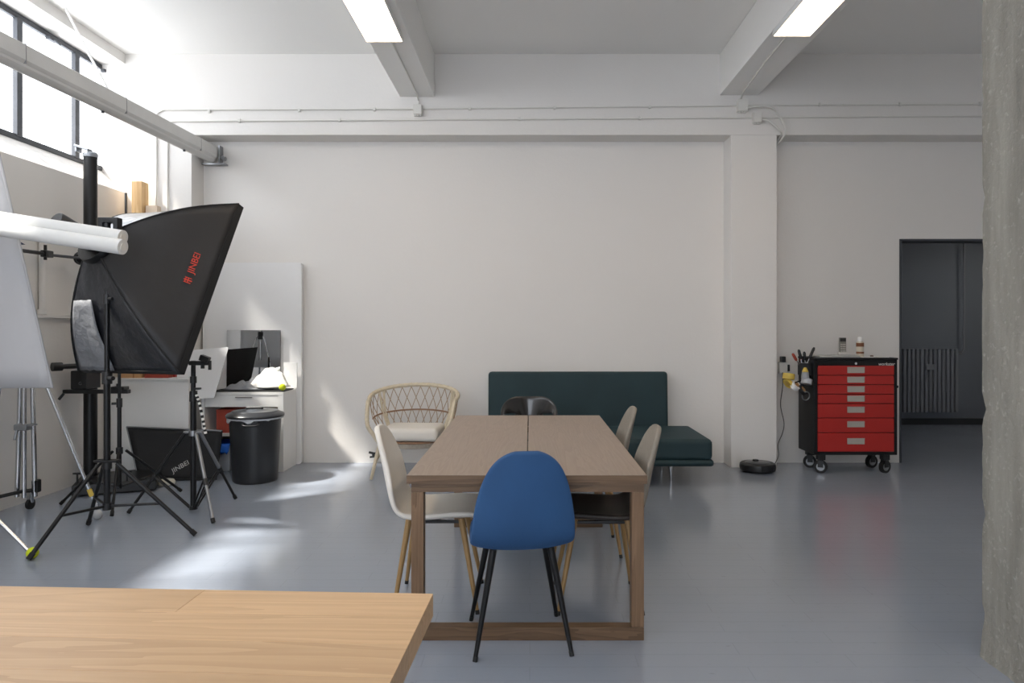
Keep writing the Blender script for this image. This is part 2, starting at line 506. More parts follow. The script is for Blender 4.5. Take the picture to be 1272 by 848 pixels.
# glazing
win = MB()
Y0W, Y1W = YF + 0.35, 7.06
win.bx(-4.33, -4.28, Y0W, Y1W, 2.97, 3.015).bx(-4.33, -4.28, Y0W, Y1W, 3.985, 4.03)
win.bx(-4.33, -4.28, Y1W - 0.03, Y1W, 3.0, 4.0)
win = struct(win.build('window_1', M_STEEL), 'long clerestory window with ribbed glass and grey steel bars')
ys = [Y1W, 6.545]
while ys[-1] - 0.74 > Y0W: ys.append(ys[-1] - 0.74)
ys.append(Y0W)
bar = None; pane = None
for i in range(1, len(ys) - 1):
    if bar is None: bar = MB().bx(-0.028, 0.028, -0.032, 0.032, 3.0, 4.0, 0.004).build('mullion', M_STEEL, win, loc=(-4.30, ys[i], 0))
    else:
        o = bar.copy(); col.objects.link(o); o.location = (-4.30, ys[i], 0)
for i in range(len(ys) - 1):
    a, b = ys[i + 1] + 0.03, ys[i] - 0.03
    MB().bx(-0.004, 0.004, -(b - a) / 2, (b - a) / 2, 3.012, 3.988).build('pane', M_PANE, win, loc=(-4.315, (a + b) / 2, 0))
for y in (6.96, 6.17, 5.43):
    lt = MB().bx(-4.285, -4.24, y - 0.05, y + 0.05, 3.955, 3.985, 0.005).cyl((-4.24, y, 3.975), (-4.2, y + 0.03, 3.93), 0.012)
    lt.build('latch', M_STEEL, win)
added_win = MB()  # unseen window, added to bring in daylight from behind the camera
for a, b, c, d in ((WX0, WX1, WZ0, WZ0 + 0.05), (WX0, WX1, WZ1 - 0.05, WZ1), (WX0, WX0 + 0.05, WZ0, WZ1), (WX1 - 0.05, WX1, WZ0, WZ1)): added_win.bx(a, b, YF - 0.13, YF - 0.07, c, d)
added_win = struct(added_win.build('added_window', M_STEEL), 'unseen steel framed window added behind the camera for its light')
for k in range(5):
    xa = WX0 + (WX1 - WX0) * k / 5
    if k: MB().bx(xa - 0.03, xa + 0.03, YF - 0.13, YF - 0.07, WZ0, WZ1, 0.004).build('mullion', M_STEEL, added_win)
    MB().bx(xa + 0.03, xa + 0.97, YF - 0.104, YF - 0.096, WZ0 + 0.05, WZ1 - 0.05).build('pane', M_PANE, added_win)
# concrete column
cc = []
nz, ny = 110, 14
mbc = MB()
x0, x1, y0, y1 = 1.925, 2.42, 2.45, 2.955
ring = [(x0, y1 - (y1 - y0) * k / ny) for k in range(ny)] + [(x0 + (x1 - x0) * k / 6, y0) for k in range(6)] + [(x1, y0 + (y1 - y0) * k / 6) for k in range(6)] + [(x1 - (x1 - x0) * k / 6, y1) for k in range(6)]
P = []
for i in range(nz + 1):
    z = CZ * i / nz
    row = []
    for k, (x, y) in enumerate(ring):
        n1 = noise.noise(Vector((x * 3, y * 14, z * 2.2))) * 0.004
        edge = max(0, 1 - abs(y - y1) / 0.05) if abs(x - x0) < 0.05 else 0
        chip = max(0, noise.noise(Vector((7, 3, z * 9)))) * 0.022 * edge + edge * 0.004
        bd = 0.004 if (abs(x - x0) < 1e-6 and int((y1 - y) / 0.105) % 2) else 0
        flare = 0.012 * max(0, 1 - z / 0.12)
        row.append((x + n1 + chip + bd - (flare if x < 2.1 else 0), y - chip, z))
    row.append(row[0])
    P.append(row)
mbc.grid(P)
struct(mbc.build('concrete_column', M_CONC, sharp=50), 'raw board-marked concrete column')
# adjoining dark room
sr = MB().bx(2.9, 8.2, 10.03, 10.2, 0, 2.9)
struct(sr.build('wall_side_room_back', M_SIDE), 'dim grey wall of the adjoining room')
struct(MB().bx(2.9, 3.1, YB + 0.2, 10.03, 0, 2.9).build('wall_side_room_left', M_SIDE), 'grey left wall of the adjoining room')
struct(MB().bx(8.0, 8.2, YB + 0.2, 10.03, 0, 2.9).build('wall_side_room_right', M_SIDE), 'grey right wall of the adjoining room')
struct(MB().bx(XR + 0.2, 8.2, YB + 0.2, YB + 0.3, 0, 2.9).build('wall_side_room_front', M_SIDE), 'grey front wall of the adjoining room')
struct(MB().bx(2.9, 8.2, YB + 0.2, 10.2, 2.7, 2.9).build('ceiling_side_room', M_SIDE), 'dim ceiling of the adjoining room')
struct(MB().bx(3.1, 8.0, 10.0, 10.03, 0, 0.09).build('baseboard_side_room', mat('dark_baseboard', (52, 54, 58), 0.6)), 'dark baseboard in the adjoining room')
dl = MB().bx(DX0 - 0.002, DX0 + 0.018, YB - 0.006, YB + 0.2, 0, DZ).bx(DX0, DX1, YB - 0.006, YB + 0.2, DZ - 0.018, DZ + 0.002)
struct(dl.build('door_1', mat('dark_grey_door_lining', (62, 66, 72), 0.6)), 'dark grey lining of the doorway')

sl = thing('added_fill_lamp', 'unseen round ceiling lamp added to brighten the adjoining room', 'lamp', (6.6, 8.5, 2.7))  # out of view; added to lift the dark room beyond the doorway
MB().lathe([(0.0, -0.10), (0.10, -0.09), (0.14, -0.05), (0.15, -0.01), (0.0, -0.01)]).build('globe', emit_mat('fill_globe', (255, 248, 238), 24.0), sl)
MB().lathe([(0.0, -0.012), (0.16, -0.012), (0.16, 0.0), (0.0, 0.0)]).build('ceiling_plate', M_WHITE, sl)
# radiator in the side room
ra = thing('radiator', 'grey ribbed radiator on the wall beyond the doorway', 'radiator', (5.73, 9.93, 0))
rib = None
for k in range(13):
    x = -0.37 + 0.74 * k / 12
    if rib is None: rib = MB().bx(-0.024, 0.024, -0.05, 0.05, 0.19, 1.10, 0.015).build('rib', M_RADI, ra, loc=(x, 0, 0))
    else:
        o = rib.copy(); col.objects.link(o); o.location = (x, 0, 0)
for z in (0.25, 1.04): MB().cyl((-0.39, 0, z), (0.39, 0, z), 0.022).build('header', M_RADI, ra)
MB().cyl((0.37, 0, 1.04), (0.46, 0, 1.04), 0.02).tube([(0.46, 0, 1.04), (0.5, 0, 1.1), (0.5, 0, 2.6)], 0.013).build('feed_pipe', M_RADI, ra)
MB().bx(-0.08, 0.03, -0.075, -0.05, 0.80, 0.88, 0.004).build('meter', M_RADI, ra)

# ------------------------------------------------------------------ ceiling lights, conduits
def panel_light(x0, x1, y0, y1, zt, label):
    t = thing('ceiling_light', label, 'light', ((x0 + x1) / 2, (y0 + y1) / 2, zt - 0.045), 0, 'lit panels under the beams')
    wx, wy = (x1 - x0) / 2, (y1 - y0) / 2
    fr = MB().bx(-wx, wx, -wy, wy, 0.012, 0.045, 0.003)
    for a in (-1, 1):
        fr.bx(a * wx - 0.004, a * wx + 0.004, -wy, wy, 0, 0.03).bx(-wx, wx, a * wy - 0.004, a * wy + 0.004, 0, 0.03)
    fr.build('housing', M_WHITE, t)
    MB().bx(-wx + 0.005, wx - 0.005, -wy + 0.005, wy - 0.005, 0.003, 0.011).build('diffuser', M_DIFF, t)
panel_light(-1.296, -1.006, 4.25, 5.49, 3.71, 'glowing rectangular panel light under the beam near the windows')
panel_light(1.905, 2.195, 4.18, 5.42, 3.725, 'glowing rectangular panel light under the beam near the concrete column')
panel_light(-1.296, -1.006, 0.6, 1.84, 3.71, 'panel light overhead at the oak desk end of the window-side beam')
panel_light(1.905, 2.195, 0.6, 1.84, 3.725, 'panel light overhead at the camera end of the column-side beam')

YC = YP - 0.012
def conduit(pts, label, r=0.009):
    tag(MB().tube(pts, r, 8).build('electrical_conduit', M_BOXWH), label, 'conduit', 'surface conduits')
conduit([(-3.73, YC, 1.0), (-3.73, YC, 3.50), (-3.72, YC, 3.545), (-3.66, YC, 3.578), (-1.165, YC, 3.585)], 'upper thin white conduit along the band from the window corner')
conduit([(-3.62, YC, 1.0), (-3.62, YC, 3.40), (-3.61, YC, 3.44), (-3.57, YC, 3.462), (2.225, YC, 3.497)], 'lower thin white conduit along the band from the window corner')
conduit([(-1.065, YC, 3.588), (2.07, YC, 3.618)], 'upper thin white conduit between the two junction boxes')
conduit([(2.165, YC, 3.622), (XR - 0.02, YC, 3.64)], 'upper thin white conduit running right from the pier')
conduit([(2.305, YC, 3.499), (XR - 0.02, YC, 3.525)], 'lower thin white conduit running right from the pier')
conduit([(-1.11, 5.50, 3.70), (-1.11, 6.86, 3.70), (-1.112, YC, 3.67), (-1.112, YC, 3.62)], 'thin white conduit under the window-side beam')
conduit([(2.04, 5.43, 3.715), (2.05, 6.0, 3.715), (2.10, 6.83, 3.715), (2.11, YC, 3.68), (2.115, YC, 3.65)], 'thin white conduit under the column-side beam')
def clip(x, z, which):
    tag(MB().bx(x - 0.012, x + 0.012, YP - 0.028, YP, z - 0.018, z + 0.018, 0.004).build('conduit_clip', M_BOXWH), 'small white saddle clip holding the %s conduit to the band' % which, 'clip', 'conduit clips')
for x in (-3.2, -2.3, -1.55, -0.6, 0.25, 1.2): clip(x, 3.585 + (x + 1.1) * 0.0095, 'upper')
for x in (-2.9, -1.9, -0.1, 1.1): clip(x, 3.466 + (x + 3.5) * 0.006, 'lower')
for x in (2.9, 3.7, 4.5): clip(x, 3.626 + (x - 2.2) * 0.0045, 'farther upper')
for x, z, s, lb in ((-1.113, 3.57, 0.10, 'white junction box under the window-side beam end'), (2.118, 3.612, 0.12, 'larger white junction box on the band above the pier'), (2.265, 3.49, 0.10, 'smaller white junction box above the right edge of the pier')):
    t = thing('junction_box', lb, 'junction box', (x, YP - 0.03, z))
    MB().box((0, 0, 0), (s * 0.85, 0.058, s), 0.005).build('body', M_BOXWH, t)
    MB().box((0, -0.031, 0), (s * 0.77, 0.006, s * 0.9), 0.002).build('lid', M_BOXWH, t)
    g = MB()
    for k in (-1, 0, 1): g.cyl((k * s * 0.25, 0, -s * 0.5 - 0.012), (k * s * 0.25, 0, -s * 0.5), 0.011)
    g.build('gland', M_BOXWH, t)
tag(MB().tube(spline([(2.16, 6.90, 3.59), (2.28, 6.87, 3.60), (2.42, 6.86, 3.57), (2.51, 6.88, 3.45), (2.55, 6.90, 3.36), (2.53, 6.96, 3.29), (2.49, 7.12, 3.23), (2.49, 7.185, 3.18)]), 0.011).build('cable_loop', M_BOXWH), 'white cable looping from the larger junction box around the pier', 'cable')
tag(MB().tube(spline([(2.30, 6.90, 3.475), (2.38, 6.87, 3.45), (2.47, 6.88, 3.38), (2.52, 6.93, 3.34), (2.50, 7.1, 3.29), (2.50, 7.185, 3.25)]), 0.011).build('cable_loop', M_BOXWH), 'white cable from the smaller junction box around the pier edge', 'cable')

# long trunking carried along the windows
prof = [(-0.055, 0.06), (0.055, 0.06), (0.06, 0.055), (0.06, -0.03), (0.05, -0.045)]
prof += [(0.045 * math.cos(a), -0.05 - 0.035 * math.sin(a)) for a in [PI * k / 8 for k in range(9)]]
prof += [(-0.05, -0.045), (-0.06, -0.03), (-0.06, 0.055)]
tr = thing('light_trunking', 'long white suspended trunking running below the clerestory window', 'trunking', (-3.27, 7.1, 3.19)); tr.rotation_euler = (R(1.15), 0, 0)
MB().prism([(x * 1.12, -9.7, z * 1.12) for x, z in prof], (0, 9.70, 0)).build('channel', mat('white_trunking', (206, 206, 204), 0.4), tr, sharp=25)
MB().bx(-0.10, 0.14, 0.0, 0.085, -0.115, -0.10).bx(0.075, 0.09, 0.0, 0.085, -0.115, 0.08).cyl((0.11, 0.02, -0.04), (0.11, 0.08, -0.04), 0.02).build('wall_bracket', M_ALU, tr)
for y in (-0.55, -1.8, -2.9):
    MB().cyl((0.0, y, -0.11), (0.0, y, -0.09), 0.012).build('screw', M_STEEL, tr)
    MB().bx(-0.07, 0.07, y + 0.2, y + 0.204, -0.056, 0.071).build('joint_clip', mat('joint_grey', (150, 150, 150), 0.5), tr)
MB().cyl((0.0, -1.7, 0.06), (-0.70, -1.16, 0.96), 0.010).build('stay_rod', M_WHITE, tr)
MB().cyl((0.0, -5.2, 0.06), (-0.70, -4.7, 1.0), 0.010).build('stay_rod', M_WHITE, tr)
# pipe on the window wall
wp = thing('wall_pipe', 'thin white painted pipe on the window wall behind the reflector panel', 'pipe', (XL, 5.71, 1.48))
MB().cyl((0.028, 0, 0.03), (0.028, 0, 0.72), 0.024, seg=16).build('riser', M_WALL, wp)
MB().cyl((0.028, 0, 0.03), (0.028, 0, 0.07), 0.036, seg=16).build('socket_joint', M_WALL, wp)
MB().bx(0.001, 0.045, -0.12, 0.75, 0.0, 0.03, 0.004).build('ledge', M_WALL, wp)

# ================================================================== DINING TABLE
TY0, TY1, TX0, TX1, TH = 3.087, 5.20, -0.549, 0.524, 0.743
t = thing('dining_table', 'long brown wooden dining table with closed loop legs and a centre seam', 'table', (0, 0, 0))
xm = -0.011
MB().bx(TX0, xm - 0.0025, TY0, TY1, TH - 0.038, TH, 0.003).build('top_panel', M_WALNUT, t)
MB().bx(xm + 0.0025, TX1, TY0, TY1, TH - 0.038, TH, 0.003).build('top_panel', M_WALNUT, t)
MB().bx(TX0, xm - 0.0025, TY0 - 0.003, TY0 - 0.0002, TH - 0.038, TH - 0.001).build('shaded_edge', M_WALNUTX, t)  # thin strip whose darker colour paints the shade on the front edge
MB().bx(xm + 0.0025, TX1, TY0 - 0.003, TY0 - 0.0002, TH - 0.038, TH - 0.001).build('shaded_edge', M_WALNUTX, t)
FX0, FX1 = -0.531, 0.512
for ya in (TY0 + 0.012, 4.86):
    MB().bx(FX0, FX1, ya, ya + 0.055, TH - 0.078, TH - 0.0385, 0.002).build('apron', M_WALNUTX, t)
    for x in (FX0, FX1 - 0.056):
        MB().bx(x, x + 0.056, ya, ya + 0.058, 0.0595, TH - 0.0785, 0.003).build('leg', M_WALNUTZ, t)
    MB().bx(FX0, FX1, ya, ya + 0.058, 0, 0.059, 0.003).build('foot_rail', M_WALNUTX, t)
for x in (FX0 + 0.01, FX1 - 0.045):
    MB().bx(x, x + 0.035, TY0 + 0.068, 4.859, TH - 0.078, TH - 0.0385, 0.002).build('side_apron', M_WALNUT, t)

# ================================================================== SHELL CHAIRS
PROF = [(0.235, 0.430), (0.215, 0.452), (0.15, 0.462), (0.04, 0.456), (-0.08, 0.447), (-0.155, 0.452), (-0.205, 0.486), (-0.235, 0.545), (-0.256, 0.62), (-0.275, 0.70), (-0.292, 0.775), (-0.307, 0.84), (-0.316, 0.88), (-0.320, 0.898)]
HW = [0.175, 0.195, 0.212, 0.222, 0.226, 0.226, 0.224, 0.222, 0.214, 0.199, 0.176, 0.143, 0.098, 0.045]
def shell(i0, i1, m, name, parent, thick=0.028):
    P = []
    nv = 11
    for i in range(i0, i1 + 1):
        x, z = PROF[i]; hw = HW[i]
        back = min(1, max(0, (i - 5) / 4.0)); up = 1 - back
        row = []
        for j in range(nv):
            v = -1 + 2 * j / (nv - 1)
            row.append((x + 0.055 * back * (hw / 0.22) ** 2 * v * v - 0.015 * (1 if i == 0 else 0) * v * v, hw * v, z + up * 0.03 * abs(v) ** 2.5))
        P.append(row)
    o = MB().grid(P).build(name, m, parent, sharp=180)
    return mods(o, thick, 2, 0.0)
def shell_chair(name, label, loc, rz, shell_m, leg_m, group=None, seat_m=None):
    t = thing(name, label, 'chair', loc, rz, group)
    if seat_m is None: shell(0, len(PROF) - 1, shell_m, 'seat_shell', t)
    else:
        shell(0, 7, seat_m, 'seat', t, 0.030); shell(6, len(PROF) - 1, shell_m, 'backrest', t, 0.026)
    for sx in (-1, 1):
        for sy in (-1, 1):
            MB().cyl((sx * 0.130 - 0.01, sy * 0.125, 0.446), (sx * 0.205, sy * 0.205, 0.012), 0.0165, 0.0095).build('leg', leg_m, t)
            MB().cyl((sx * 0.2035, sy * 0.203, 0.020), (sx * 0.2065, sy * 0.2065, 0.0), 0.0108, 0.0108).build('foot_cap', M_BLACK, t)
    MB().bx(-0.15, 0.11, -0.135, -0.115, 0.424, 0.438, 0.003).bx(-0.15, 0.11, 0.115, 0.135, 0.424, 0.438, 0.003).bx(-0.03, 0.01, -0.12, 0.12, 0.424, 0.438, 0.003).build('underframe', M_BLACK, t)
    return t
shell_chair('dining_chair', 'blue velvet shell chair with black legs at the table end', (-0.05, 3.135, 0), R(90 + 7), M_BLUEV, M_BLKM)
shell_chair('dining_chair', 'white shell chair with oak-coloured legs at the window side of the table', (-0.465, 3.59, 0), R(1), M_CREAM, M_GOLD)
shell_chair('dining_chair', 'taupe backed chair with dark seat beside the table corner near the blue chair', (0.345, 3.58, 0), R(180), M_TAUPE, M_GOLD, 'taupe chairs along the table', M_DKSEAT)
shell_chair('dining_chair', 'taupe backed chair with dark seat beside the table end near the green sofa', (0.35, 4.42, 0), R(180), M_TAUPE, M_GOLD, 'taupe chairs along the table', M_DKSEAT)

# black tub chair at the far end
t = thing('tub_chair', 'black bentwood tub chair at the sofa end of the table', 'chair', (-0.005, 5.50, 0), R(-90))
P = []
nth = 36
for i in range(7):
    u = i / 6
    row = []
    for k in range(nth + 1):
        th = R(-105 + 210 * k / nth)
        fall = max(0.0, abs(math.degrees(th)) - 28) / 77
        ztop = 0.838 - 0.16 * fall ** 1.6
        zlow = 0.700 - 0.15 * max(0, 1 - abs(math.degrees(th)) / 30.0) + 0.02 * fall
        z = zlow + (ztop - zlow) * u
        rr = 0.19 + 0.035 * u
        row.append((-rr * 1.02 * math.cos(th) + 0.02, rr * math.sin(th), z))
    P.append(row)
mods(MB().grid(P).build('backrest', mat('black_lacquer', (34, 33, 33), 0.25, var=0.1, coat=0.3), t, sharp=180), 0.012, 1)
MB().lathe([(0.0, 0.43), (0.19, 0.43), (0.215, 0.44), (0.22, 0.452), (0.21, 0.468), (0.0, 0.472)], (0.02, 0, 0)).build('seat', M_DKSEAT, t)
for sx, sy in ((-1, -1), (-1, 1), (1, -1), (1, 1)):
    if sx < 0: MB().tube([(-0.17, sy * 0.10, 0.74), (-0.165, sy * 0.12, 0.45), (-0.2, sy * 0.17, 0)], [0.011, 0.013, 0.010], 10).build('leg', M_BLACK, t)
    else: MB().tube([(0.10, sy * 0.2, 0.70), (0.13, sy * 0.18, 0.45), (0.2, sy * 0.19, 0)], [0.011, 0.013, 0.010], 10).build('leg', M_BLACK, t)

# ================================================================== OAK DESK in the foreground
A = Vector((-0.236, 1.694, 0)); ang = R(180 - 2.6)
t = thing('oak_desk', 'pale oak desk with a thick board top in front of the dining table', 'desk', A, ang)
# local: x runs along the length to the left, y runs away from the dining table (towards the camera)
DL, DW, DTH, DHH = 2.2, 0.95, 0.055, 0.75
top = MB().bx(0.004, DL - 0.004, 0.004, DW - 0.004, DHH - DTH, DHH - 0.012).build('top', M_OAK, t)
rows = 7
for r_ in range(rows):
    ya, yb = DW * r_ / rows, DW * (r_ + 1) / rows
    cuts = [0.0]
    x = [0.57, 1.35, 0.9, 1.1, 0.9, 1.4, 0.6][r_]
    while x < DL - 0.2:
        cuts.append(x); x += 1.2
    cuts.append(DL)
    for a, b in zip(cuts[:-1], cuts[1:]):
        MB().box((0, 0, 0), (b - a - 0.0004, yb - ya - 0.0004, DTH), 0.0006, seg=1).build('board', M_OAK, top, loc=((a + b) / 2, (ya + yb) / 2, DHH - DTH / 2))
for x in (0.16, DL - 0.22):
    for y in (0.08, DW - 0.14):
        MB().bx(x, x + 0.06, y, y + 0.06, 0, DHH - DTH - 0.001, 0.004).build('leg', M_BLKM, t)
    MB().bx(x + 0.005, x + 0.055, 0.1, DW - 0.1, 0.64, 0.69, 0.003).build('crossbar', M_BLKM, t)

# ================================================================== SOFA
t = thing('sofa', 'dark teal velvet sofa with a flat backrest against the back wall', 'sofa', (0, 0, 0))
lean = Matrix.Rotation(R(-4), 3, 'X')
MB().box((0.488, 7.035, 0.655), (1.812, 0.15, 0.60), 0.035, seg=4, rot=lean).build('backrest', M_TEAL, t)
seat = MB().bx(-0.45, 1.605, 6.05, 6.93, 0.235, 0.425, 0.045, 4).build('seat_cushion', M_TEAL, t)
MB().tube([(-0.44, 6.06, 0.395), (1.59, 6.06, 0.395), (1.595, 6.075, 0.395), (1.595, 6.9, 0.395)], 0.006).build('piping', M_TEAL, seat)
MB().bx(-0.455, 1.615, 6.042, 6.935, 0.185, 0.245, 0.028, 3).build('base_frame', M_TEAL, t)
for x in (-0.2, 1.285):
    for y in (6.34, 6.8):
        MB().cyl((x, y, 0.19), (x + 0.01, y, 0.0), 0.022, 0.013).build('leg', M_CHROME, t)
MB().bx(0.0, 1.18, 6.45, 6.72, 0.15, 0.185, 0.004).build('hinge_rail', M_BLACK, t)

# ================================================================== RATTAN CHAIR
t = thing('rattan_armchair', 'pale rattan armchair with lattice back and white seat cushion', 'chair', (-1.115, 6.66, 0), R(-3))
def rim_pt(deg, u=1.0):
    th = R(deg); c = (1 + math.cos(th)) / 2
    top = Vector((0.425 * math.sin(th), 0.31 * math.cos(th), 0.615 + 0.215 * c ** 0.8))
    bot = Vector((0.30 * math.sin(th), 0.25 * math.cos(th), 0.36))
    return bot.lerp(top, u) + Vector((0.03 * math.sin(th), 0.02 * math.cos(th), 0)) * math.sin(PI * u)
rim = [rim_pt(a) for a in range(-104, 105, 8)]
for s_ in (-1, 1):
    pass
def front_post(s_):
    e = rim_pt(104 * s_)
    return spline([e, e + Vector((s_ * -0.002, -0.06, -0.035)), (s_ * 0.385, -0.235, 0.50), (s_ * 0.32, -0.245, 0.40), (s_ * 0.265, -0.24, 0.315)], 5)
rimp = front_post(-1)[::-1][:-1] + rim + front_post(1)[1:]
MB().tube(rimp, 0.019, 10).build('rim', M_RATTAN, t)
wrap = MB()
for i in range(0, len(rimp) - 1, 1):
    a, b = Vector(rimp[i]), Vector(rimp[i + 1])
    wrap.cyl(a.lerp(b, 0.3), a.lerp(b, 0.55), 0.0215, 0.0215, 10)
wrap.build('rim_wrapping', M_RATTAN, t)
n = 17
for s_ in (-1, 1):
    for k in range(n):
        a0 = -100 + 200 * k / (n - 1)
        pts = []
        for q in range(9):
            u = q / 8
            a = a0 + s_ * 27 * (u - 0.5)
            if abs(a) > 103: continue
            pts.append(rim_pt(a, u))
        if len(pts) > 2: MB().tube(pts, 0.0042, 6).build('lattice_strand', M_STRAND, t)
MB().tube([rim_pt(a, 0.47) for a in range(-100, 101, 8)], 0.0085, 8).build('middle_ring', M_CANE, t)
for a in (-58, 58):
    for d in (-4, 4):
        MB().tube([rim_pt(a + d * 0.4, 0.0), rim_pt(a + d * 0.6, 0.5), rim_pt(a + d, 0.99)], 0.012, 8).build('back_post', M_RATTAN, t)
ringp = [(0.30 * math.sin(R(a)), 0.25 * math.cos(R(a)), 0.33) for a in range(0, 360, 10)]
MB().tube(ringp, 0.010, 8, True).build('seat_ring', M_CANE, t)
MB().lathe([(0.285, 0.275), (0.292, 0.28), (0.292, 0.325), (0.0, 0.327)], (0, 0, 0), 36).build('woven_band', M_WEAVE, t)
for v in t.children[-1].data.vertices: v.co.y *= 0.85
MB().bx(-0.275, 0.275, -0.245, 0.215, 0.34, 0.465, 0.045, 4).build('seat_cushion', M_CREAM, t)
for sx in (-1, 1):
    MB().tube([(sx * 0.265, -0.235, 0.33), (sx * 0.29, -0.25, 0.22), (sx * 0.335, -0.285, 0.0)], [0.019, 0.018, 0.014], 10).build('leg', M_RATTAN, t)
    MB().tube([(sx * 0.24, 0.20, 0.33), (sx * 0.26, 0.24, 0.18), (sx * 0.29, 0.30, 0.0)], [0.018, 0.017, 0.013], 10).build('leg', M_RATTAN, t)
    MB().tube([(sx * 0.30, -0.257, 0.17), (sx * 0.265, 0.0, 0.27), (sx * 0.262, 0.24, 0.17)], 0.012, 8).build('stretcher', M_RATTAN, t)
pl = thing('power_plug', 'black plug at the foot of the wall behind the rattan armchair', 'plug', (-1.60, 7.15, 0.085))
MB().box((0, 0.02, 0), (0.06, 0.038, 0.05), 0.006).build('body', M_BLACK, pl)
MB().cyl((-0.06, 0.0, 0.03), (0.03, 0.0, 0.01), 0.012).cyl((-0.05, 0.0, -0.02), (0.02, 0.0, -0.01), 0.010).build('prong', M_BLACK, pl)

# ================================================================== TOOL CHEST
CX0, CX1, CY0, CY1, CZ0, CZ1 = 2.717, 3.515, 6.62, 7.0, 0.184, 1.095
t = thing('tool_chest', 'red and black rolling tool chest with seven drawers beside the doorway', 'tool chest', ((CX0 + CX1) / 2, (CY0 + CY1) / 2, 0))
cw, cd = (CX1 - CX0) / 2, (CY1 - CY0) / 2
MB().bx(-cw, -cw + 0.035, -cd, cd, CZ0, CZ1, 0.004).bx(cw - 0.03, cw, -cd, cd, CZ0, CZ1, 0.004).bx(-cw + 0.006, cw - 0.006, -cd + 0.02, cd - 0.004, CZ0 + 0.004, CZ1 - 0.002).bx(-cw + 0.02, cw - 0.02, -cd, cd, CZ0, CZ0 + 0.03, 0.003).bx(-cw + 0.02, cw - 0.02, -cd, cd, CZ1 - 0.075, CZ1 - 0.003, 0.003).build('cabinet', M_BLKM, t)
MB().bx(-cw - 0.006, cw + 0.006, -cd - 0.008, cd + 0.005, CZ1, CZ1 + 0.018, 0.005).build('top_mat', M_RUBBER, t)
yz = lambda py: 1.4 - (py - 407) * CY0 / 860
edges = [454, 466.3, 478, 489.8, 501.5, 519.3, 537.5, 561.5]
for a, b in zip(edges[:-1], edges[1:]):
    z1, z0 = yz(a), yz(b) + 0.006
    dr = MB().bx(-cw + 0.038, cw - 0.033, -cd - 0.006, -cd + 0.03, z0, z1, 0.004).build('drawer', M_RED, t)
    zc = (z0 + z1) / 2 + (0.012 if z1 - z0 > 0.1 else 0.004)
    h = MB()
    h.bx(-0.083, 0.083, -cd - 0.009, -cd - 0.004, zc - 0.030, zc - 0.022, 0.001).bx(-0.083, 0.083, -cd - 0.012, -cd - 0.004, zc + 0.018, zc + 0.028, 0.001)
    h.bx(-0.083, -0.073, -cd - 0.009, -cd - 0.004, zc - 0.030, zc + 0.028, 0.001).bx(0.073, 0.083, -cd - 0.009, -cd - 0.004, zc - 0.030, zc + 0.028, 0.001)
    h.bx(-0.075, 0.075, -cd - 0.0075, -cd - 0.005, zc - 0.024, zc + 0.02)
    h.build('handle', mat('satin_nickel', (196, 192, 182), 0.35, 0.6, var=0.05), dr)
MB().cyl((-0.0, -cd - 0.008, CZ1 - 0.036), (0, -cd, CZ1 - 0.036), 0.012).build('lock', M_CHROME, t)
text_part('lettering', 'workster', 0.042, M_WHITE, t, frame((cw - 0.105, -cd - 0.0015, CZ1 - 0.042), (1, 0, 0), (0, 0, 1)), 0.001, 0.25)
for i, (x, y) in enumerate(((-cw + 0.09, -cd + 0.06), (cw - 0.09, -cd + 0.06), (-cw + 0.09, cd - 0.06), (cw - 0.09, cd - 0.06))):
    a = R((62, 112, 75, 105)[i])
    c = MB()
    wd = Vector((math.cos(a), math.sin(a), 0))
    ctr = Vector((x, y, 0.062))
    wh = MB().cyl(ctr - wd * 0.016, ctr + wd * 0.016, 0.062, seg=24).build('caster', M_RUBBER, t)
    MB().cyl(ctr - wd * 0.018, ctr + wd * 0.018, 0.038, seg=20).build('hub', M_ALU, wh)
    MB().box((x, y, 0.155), (0.07, 0.07, 0.055), 0.006).box(ctr + wd * 0.024 + Vector((0, 0, 0.05)), (0.006, 0.05, 0.11), 0.001, a).box(ctr - wd * 0.024 + Vector((0, 0, 0.05)), (0.006, 0.05, 0.11), 0.001, a).build('caster_fork', M_BLACK, wh)
MB().tube([(cw, -cd + 0.08, 0.83), (cw + 0.04, -cd + 0.08, 0.83), (cw + 0.04, cd - 0.08, 0.83), (cw, cd - 0.08, 0.83)], 0.014, 8).build('push_handle', M_BLACK, t)
TZ = CZ1 + 0.018
tag(MB().bx(2.79, 3.18, 6.66, 6.9, TZ, TZ + 0.022, 0.006).build('flat_tray', mat('pale_grey_laptop', (178, 178, 174), 0.4)), 'flat pale grey tray lying on the tool chest', 'tray')
tag(MB().bx(3.20, 3.47, 6.68, 6.88, TZ, TZ + 0.005, 0.001).build('paper_sheet', M_PAPER), 'white paper pad lying on the tool chest', 'paper')
rc = thing('remote_control', 'grey remote control with a dark screen standing on the tool chest', 'remote', (3.135, 6.94, TZ))
MB().bx(-0.034, 0.034, -0.012, 0.012, 0.006, 0.19, 0.006).build('body', mat('grey_remote', (128, 126, 120), 0.5), rc)
MB().bx(-0.030, 0.030, -0.0145, -0.011, 0.15, 0.183, 0.001).build('screen', M_BLACK, rc)
g = MB()
for i in range(4):
    for j in range(3): g.box((-0.018 + 0.018 * j, -0.0135, 0.055 + 0.022 * i), (0.010, 0.004, 0.012), 0.001, seg=1)
g.build('button', M_BOXWH, rc)
MB().bx(-0.042, 0.042, -0.022, 0.022, 0, 0.045, 0.005).build('holder', M_BOXWH, rc)
sp = thing('spray_can', 'small spray can with brown label and white cap on the tool chest', 'can', (3.235, 6.78, TZ + 0.005))
